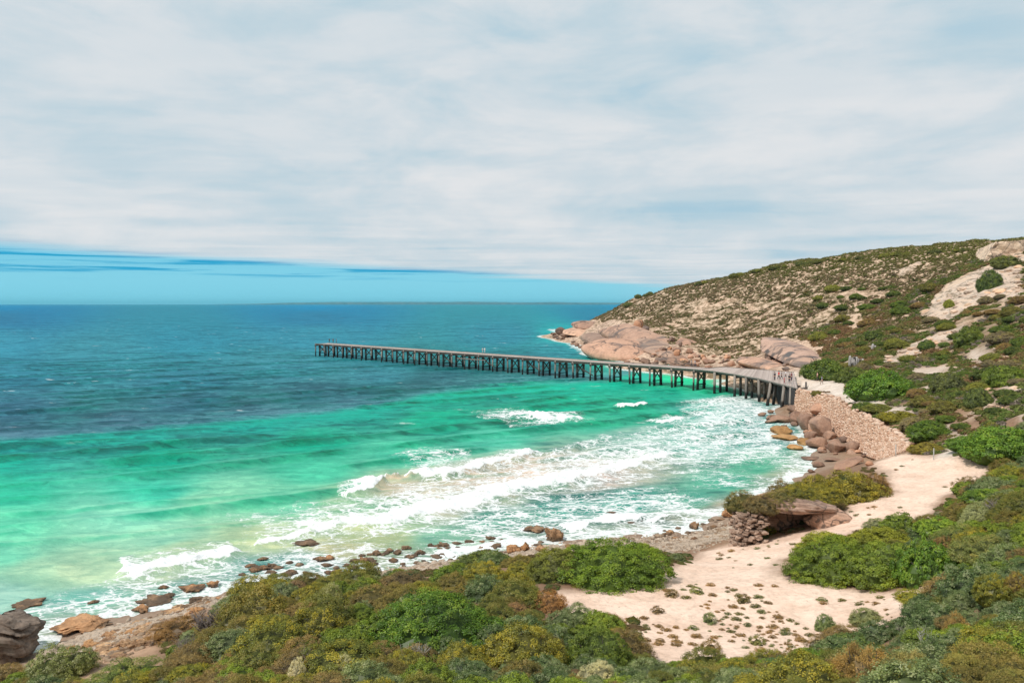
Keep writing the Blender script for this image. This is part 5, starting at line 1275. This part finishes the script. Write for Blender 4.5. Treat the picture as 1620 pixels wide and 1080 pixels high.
for a_, dx_, dy_, dz_, r_, h_, k_, c_, lab in ((0,-2.4,1.9,1.75,1.3,1.1,'olive',(.09,.075,.035),'dark drab shrub sprawling over the seaward end of the shelter slab'),(1,-.7,2.4,2.05,1.4,1.1,'olive',(.085,.085,.03),'grey brown shrub on the middle of the shelter slab'),
  (2,.9,3.3,2.1,1.5,1.3,'flower',(.11,.115,.022),'olive shrub on the back of the shelter slab'),(0,2.6,4.4,1.6,1.7,1.5,'flower',(.125,.125,.022),'yellow olive shrub behind the side rock of the shelter'),(1,-3.3,3.6,1.4,1.5,1.3,'olive',(.09,.09,.03),'dull shrub at the seaward back of the shelter')):
    shrub(k_, qs[0]+dx_, qs[1]+dy_, qs[2]+dz_-.2, r_, h_, c_, lab, None, True, i=a_); occ.append((qs[0]+dx_, qs[1]+dy_, r_))
# small tree on the right slope
def small_tree(a, b, wpx, hpx, colr, lab):
    q = hit(a, b); s = q[1]/F; h = hpx*s; r = wpx*s/2
    e = bpy.data.objects.new('small_tree', None); COL.objects.link(e); e.location = q; tag(e, lab, 'tree'); occ.append((q[0], q[1], r))
    mb = MB(); rr = random.Random(int(a))
    for k in range(4):
        t = k-1.5; mb.tube([(t*.03, 0, -.3), (t*r*.18, rr.uniform(-.1, .1), h*.22), (t*r*.3+rr.uniform(-.1, .1), rr.uniform(-.2, .2), h*.45), (t*r*.42, rr.uniform(-.2, .2), h*.7)], [.07, .055, .045, .02], 6)
    mb.build('trunk', M_twig, e, True)
    c_ = link('crown', B['flower'][int(a) % 3], e, (0, 0, h*.42), (0, 0, 1.1), (r, r, h*.58/.86)); c_.color = (*colr, 1)
small_tree(1568, 972, 58, 66, (.11,.12,.02), 'small tree with bare forked stems and an olive crown on the right slope')
small_tree(1606, 958, 40, 52, (.13,.10,.035), 'brownish small tree close behind the one with forked stems')
# bare dead wood
def deadwood(a, b, w_, h_, lab, name='dead_bush', mat=None, n_=12, seed=1, cat='dead bush', group=None):
    q = hit(a, b); 
    if not q: return
    s = q[1]/F; me = stem_mesh(name, seed, n_, mat or M_deadtwig, .022, .6, 7)
    o = link(name, me, None, q, (0, 0, seed), (w_*s/1.3, w_*s/1.3, h_*s/.75)); tag(o, lab, cat, group)
deadwood(1468,1050,40,64,'bleached white dead branch rising from the scrub at lower right','dead_branch',M_bare,4,3,'dead branch')
deadwood(1448,1025,60,30,'thin grey dead bush beside the bleached branch',seed=4)
deadwood(330,1015,64,56,'tangle of bare grey twigs beside the olive brown dome',seed=5,n_=26)
deadwood(290,1045,50,36,'bare grey bush in the gully at lower left',seed=6,n_=22)
deadwood(655,1050,50,34,'bare branches under the left side of the big dome',mat=M_bare,seed=7)
deadwood(500,1010,50,34,'leafless grey bush between the two yellow flowered shrubs',seed=8,n_=20)
deadwood(1580,815,50,26,'leafless purple grey bush on the landward rim of the sand',seed=9,n_=20)
deadwood(1255,820,44,40,'dead grey twigs hanging at the mouth of the shelter',seed=10,n_=24)
deadwood(470,1070,60,40,'bare twiggy bush near the silvery ones',seed=12,n_=20)
deadwood(1620,1060,60,40,'grey leafless bush in the bottom right corner',seed=13,n_=20)
# fillers
def free(x, y, r, k=.62):
    for a, b, c_ in occ:
        if (x-a)**2+(y-b)**2 < ((r+c_)*k)**2: return False
    return True
_bx, _by = np.meshgrid(np.arange(-60, 240, .4), np.arange(10, 600, .4)); _bg = np.zeros(_bx.shape, bool)
for zn in ('sand', 'road', 'scar', 'granite', 'litter'): _bg |= zone(zn, _bx, _by, .7, 3)
def bare(x, y, soft=.5):
    X = np.atleast_1d(x); Y = np.atleast_1d(y)
    return _bg[np.clip(((Y-10)/.4).astype(int), 0, _bg.shape[0]-1), np.clip(((X+60)/.4).astype(int), 0, _bg.shape[1]-1)]
kinds = [('olive', OL, 'knee high olive scrub bush filling the bank', 3), ('olive', G3, 'knee high dull green scrub bush filling the bank', 3), ('flower', (.11,.115,.022), 'yellow tipped scrub bush filling the bank', 2), ('sage', GG, 'grey green scrub bush filling the bank', 3), ('brown', (.13,.10,.045), 'brown heath bush filling the bank', 1), ('densem', G2, 'small leafy green bush filling the bank', 4), ('sage', BG, 'blue green scrub bush filling the bank', 2)]
kl = [k for k in kinds for _ in range(k[3])]
cnt = 0; tries = 0
while cnt < 520 and tries < 30000:
    tries += 1
    if cnt < 430: a = random.uniform(0, 1640); b = random.uniform(880, 1110) if a < 1150 else random.uniform(760, 1110)
    else: a = random.uniform(1440, 1640); b = random.uniform(740, 900)
    z0 = 5.0; x, y = onz(a, b, random.uniform(3, 15)); x = float(x); y = float(y)
    if y > 85 or y < 11: continue
    z = float(Hq(x, y))
    if z < 1.5: continue
    ppx_, ppy_ = topix(x, y, z)
    if ppx_ < -30 or ppx_ > 1660 or ppy_ > 1130: continue
    if bare(x, y)[0] or bare(x-.5, y-.9)[0] or bare(x+.9, y)[0] or bare(x, y-1.7)[0] or bare(x+.8*1.3, y+.8)[0] or bare(x-1.0, y)[0]: continue
    side = 'right' if x > 7 and y < 75 and z > 5.6 else 'left'
    r = random.uniform(.55, 1.45)*(.7 if y < 28 else 1)
    if not free(x, y, r, .60): continue
    occ.append((x, y, r)); pk = float(fbm(np.array([x/6.]), np.array([y/6.]), 2, 301)[0]); kd, cl_, lab, _ = random.choice(kl) if random.random() < .45 else kinds[int(np.clip((pk+.4)*8.5, 0, 6))]
    lab2 = lab.replace('filling the bank', 'filling the bank between shore and camera' if side == 'left' else 'filling the slope right of the sand')
    shrub(kd, x, y, z, r, r*random.uniform(.7, .95), cl_, lab2, lab2.replace(' bush', ' bushes'), stem=False); cnt += 1
print('fill', cnt, tries)
# plants on the sand
cnt = 0; tries = 0
sp_ = [(1122,985,26,16,GG,'round grey green plant on the open sand'),(1125,1030,34,18,(.12,.09,.04),'largest brown plant on the open sand'),(1198,1020,28,15,(.10,.11,.04),'olive brown plant near the bottom of the sand'),(1176,952,24,12,(.09,.08,.03),'dark mat plant right of the middle of the sand'),(1102,938,24,9,(.10,.12,.04),'flat green plant high on the open sand'),(1062,944,24,10,(.12,.095,.05),'flat grey brown plant left of the flat green one'),(1040,970,22,10,(.12,.09,.05),'dull brown plant at the left side of the sand')]
for a, b, w_, h_, cl_, lab in sp_:
    q = hit(a, b); s = q[1]/F; shrub('small', *q, w_*s/2, h_*s*.9, cl_, lab, None, False, cat='plant'); occ.append((q[0], q[1], w_*s/2))
while cnt < 190 and tries < 6000:
    tries += 1
    a = random.uniform(880, 1540); b = random.uniform(720, 1060)
    dens_ = .9 if (b > 930 and a < 1260) or (a > 1180 and b > 925) else .22
    if random.random() > dens_: continue
    q = hit(a, b)
    if not q or not inpoly(np.array([q[0]]), np.array([q[1]]), Z['sand'][0])[0]: continue
    if fbm(np.array([q[0]/4.]), np.array([q[1]/4.]), 2, 99)[0] < .06: continue
    r = random.uniform(.07, .30)**1.0; 
    if not free(q[0], q[1], r, 1.0): continue
    cl_ = random.choice([(.15,.10,.05), (.10,.10,.04), (.18,.12,.06), (.09,.11,.05)])
    lab = 'small tufted plant sprinkled over the sand'
    shrub('small', *q, r, r*random.uniform(.25, .6), cl_, lab, 'small plants on the sand', False, cat='plant'); cnt += 1
    occ.append((q[0], q[1], r))

# masses of scrub no one could count
def clump(seed, nleaf, leaf, mat_n=0):
    r = np.random.default_rng(seed); q = r.normal(size=(nleaf, 3)); q[:, 2] = np.abs(q[:, 2]); q /= np.linalg.norm(q, axis=1)[:, None]
    Pn = q*np.array([1, 1, .62])*r.uniform(.62, 1.0, (nleaf, 1))
    V = leafquads(Pn, q, leaf, leaf*.6, .5, r); C, T = ICO[2 if nleaf > 60 else 1]; 
    C = C*(1+.15*r.normal(size=(len(C), 1)))*np.array([.78, .78, .5])
    return V, C, T
def mass(name, xs, ys, rs_, cols, clumps, mat, label=None, hs=.9):
    vs = []; qs = []; ts = []; cs = []; tv = []; o_ = 0
    zs = Hq(xs, ys)
    for i in range(len(xs)):
        V, C, T = clumps[i % len(clumps)]; a = random.uniform(0, 6.28); ca, sa = math.cos(a), math.sin(a); M_ = np.array([[ca, -sa, 0], [sa, ca, 0], [0, 0, 1]])
        s = rs_[i]*np.array([1, 1, hs]); off = np.array([xs[i], ys[i], zs[i]-.08*rs_[i]])
        v = np.concatenate([V, C])@M_.T*s+off; vs.append(v); nl = len(V)
        qs.append(np.arange(nl).reshape(-1, 4)+o_); ts.append(T+nl+o_); o_ += len(v)
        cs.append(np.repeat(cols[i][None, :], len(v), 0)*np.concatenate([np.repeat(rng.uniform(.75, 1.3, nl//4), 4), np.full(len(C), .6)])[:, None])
    me = mesh_np(name, np.concatenate(vs), [np.concatenate(qs), np.concatenate(ts)], mat, False, {'gcol': np.concatenate(cs)})
    return tag(link(name, me), kind='stuff')
mm = NT('scrub_mass'); ac = mm.n('Attribute', attribute_name='gcol').outputs['Color']
d1 = mm.n('BsdfDiffuse', {'Color': ac}); d2 = mm.n('BsdfTranslucent', {'Color': ac}); a = mm.n('MixShader', {0: .22, 1: d1.outputs[0], 2: d2.outputs[0]}); mm.t.links.new(a.outputs[0], mm.out.inputs[0]); mm = mm.m
# headland
n_ = 85000; xs = rng.uniform(20, 200, n_); ys = rng.uniform(185, 560, n_); hz = H(xs, ys); px_, py_ = topix(xs, ys, hz)
dn = .45*fbm(xs/11, ys/11, 3, 141)+.95*fbm(xs/2.6+ys/9, ys/6.5, 3, 143); 
upper = sstep(18, 34, hz)
ok = (hz > 3.0) & (px_ < 1700) & (dn+.62*upper+.40*sstep(1330, 1450, px_)+.5*sstep(1000, 960, px_) > -.05) & ~bare(xs, ys, 3)
xs, ys, hz, px_, py_ = (v[ok] for v in (xs, ys, hz, px_, py_))
pal = np.array([(.235,.175,.095), (.20,.165,.075), (.175,.165,.065), (.27,.20,.12), (.14,.145,.052), (.25,.17,.10)])
ci = rng.integers(0, len(pal), len(xs)); cols = pal[ci]*rng.uniform(.8, 1.25, (len(xs), 1)); gr = sstep(28, 36, hz)[:, None]*.65; cols = cols*(1-gr)+np.array((.17,.18,.045))*gr
rr_ = rng.uniform(.35, .85, len(xs))*np.where(rng.random(len(xs)) < .05, 1.8, 1)
mass('headland_scrub', xs, ys, rr_, cols, [clump(300+i, 18, .6) for i in range(6)], mm)
print('headland', len(xs))
# right hand slope and flats behind the wall
n_ = 42000; xs = rng.uniform(30, 175, n_); ys = rng.uniform(78, 235, n_); hz = H(xs, ys); px_, py_ = topix(xs, ys, hz)
dn = fbm(xs/7, ys/7, 4, 151)
ok = (hz > 4.2) & (px_ < 1720) & (px_ > 1262) & (dn > -.36+.22*sstep(9, 16, hz)) & ~bare(xs, ys, 1) & ~((px_ < 1440) & (py_ > np.interp(px_, [1262,1330,1400,1440], [612,632,672,690])))
xs, ys, hz, px_ = (v[ok] for v in (xs, ys, hz, px_))
sel = fbm(xs/10, ys/10, 3, 161); flatz = sstep(9, 6, hz)
pal = np.array([(.24,.145,.075), (.21,.175,.065), (.15,.165,.05), (.115,.155,.04), (.23,.185,.145), (.16,.18,.055)])
ci = np.clip(((sel+.45)*5.5+rng.normal(size=len(xs))*.9), 0, 5).astype(int); cols = pal[ci]*rng.uniform(.8, 1.25, (len(xs), 1))
rr_ = rng.uniform(.5, 1.15, len(xs))*(1-.3*flatz)
mass('slope_scrub', xs, ys, rr_, cols, [clump(320+i, 44, .36) for i in range(6)], mm, hs=.85)
print('slope', len(xs))
cnt = 0; tries = 0; mk = [((.06,.095,.018), 'green', 6), ((.10,.095,.03), 'olive', 5), ((.14,.095,.05), 'brown', 5), ((.13,.11,.085), 'grey', 4), ((.12,.13,.03), 'yellow green', 4), ((.05,.075,.02), 'dark green', 5)]
ml = [k for k in mk for _ in range(k[2])]
while cnt < 120 and tries < 3000:
    tries += 1; a = random.uniform(1275, 1640); b = random.uniform(455, 700); q = hit(a, b)
    if not q or q[1] < 88 or q[2] < 4.4 or bare(q[0], q[1])[0]: continue
    r = random.uniform(.9, 2.6)*(.8 if q[2] < 9 else 1.15)
    if not free(q[0], q[1], r, .8): continue
    cl_, w_, _ = random.choice(ml); lab = 'rounded %s scrub mound on the hillside right of the jetty' % w_
    shrub('far', *q, r, r*random.uniform(.5, .8), cl_, lab, lab.replace('mound', 'mounds'), False); occ.append((q[0], q[1], r)); cnt += 1
# undergrowth of the near bank
n_ = 16000; xs = rng.uniform(-30, 50, n_); ys = rng.uniform(14, 82, n_); hz = H(xs, ys); px_, py_ = topix(xs, ys, hz)
ok = (hz > 1.3) & (px_ < 1680) & (px_ > -40) & (py_ < 1140) & ~bare(xs, ys, .8) & ~bare(xs, ys-.5, .8) & (fbm(xs/2.5, ys/2.5, 3, 171) > -.3) & ~((xs < -12) & (hz < 2.2))
xs, ys, hz = (v[ok] for v in (xs, ys, hz)); xs = xs[:3000]; ys = ys[:3000]
pal = np.array([(.19,.15,.065), (.15,.15,.05), (.23,.155,.08), (.16,.175,.07), (.12,.145,.045), (.22,.19,.05)])
sel = fbm(xs/5, ys/5, 3, 181); ci = np.clip((sel+.4)*6+rng.normal(size=len(xs)), 0, 5).astype(int); cols = pal[ci]*rng.uniform(.75, 1.2, (len(xs), 1))
mass('undergrowth', xs, ys, rng.uniform(.22, .5, len(xs)), cols, [clump(340+i, 130, .16) for i in range(6)], mm, hs=.8)
print('under', len(xs))
for i in range(44):      # skyline bushes of the hill crest
    a = random.uniform(985, 1640); b = np.interp(a, [985,1010,1100,1200,1300,1400,1500,1560,1640], [490,468,449,427,412,404,396,393,380])+3
    q = hit(a, b)
    if q: s = q[1]/F; w_ = random.uniform(7, 18); shrub('far', *q, w_*s/2, random.uniform(4, 7)*s, random.choice([(.08,.09,.03), (.12,.13,.03), (.07,.085,.035)]), 'low dark bush standing on the skyline of the hill', 'bushes on the hill skyline', False)
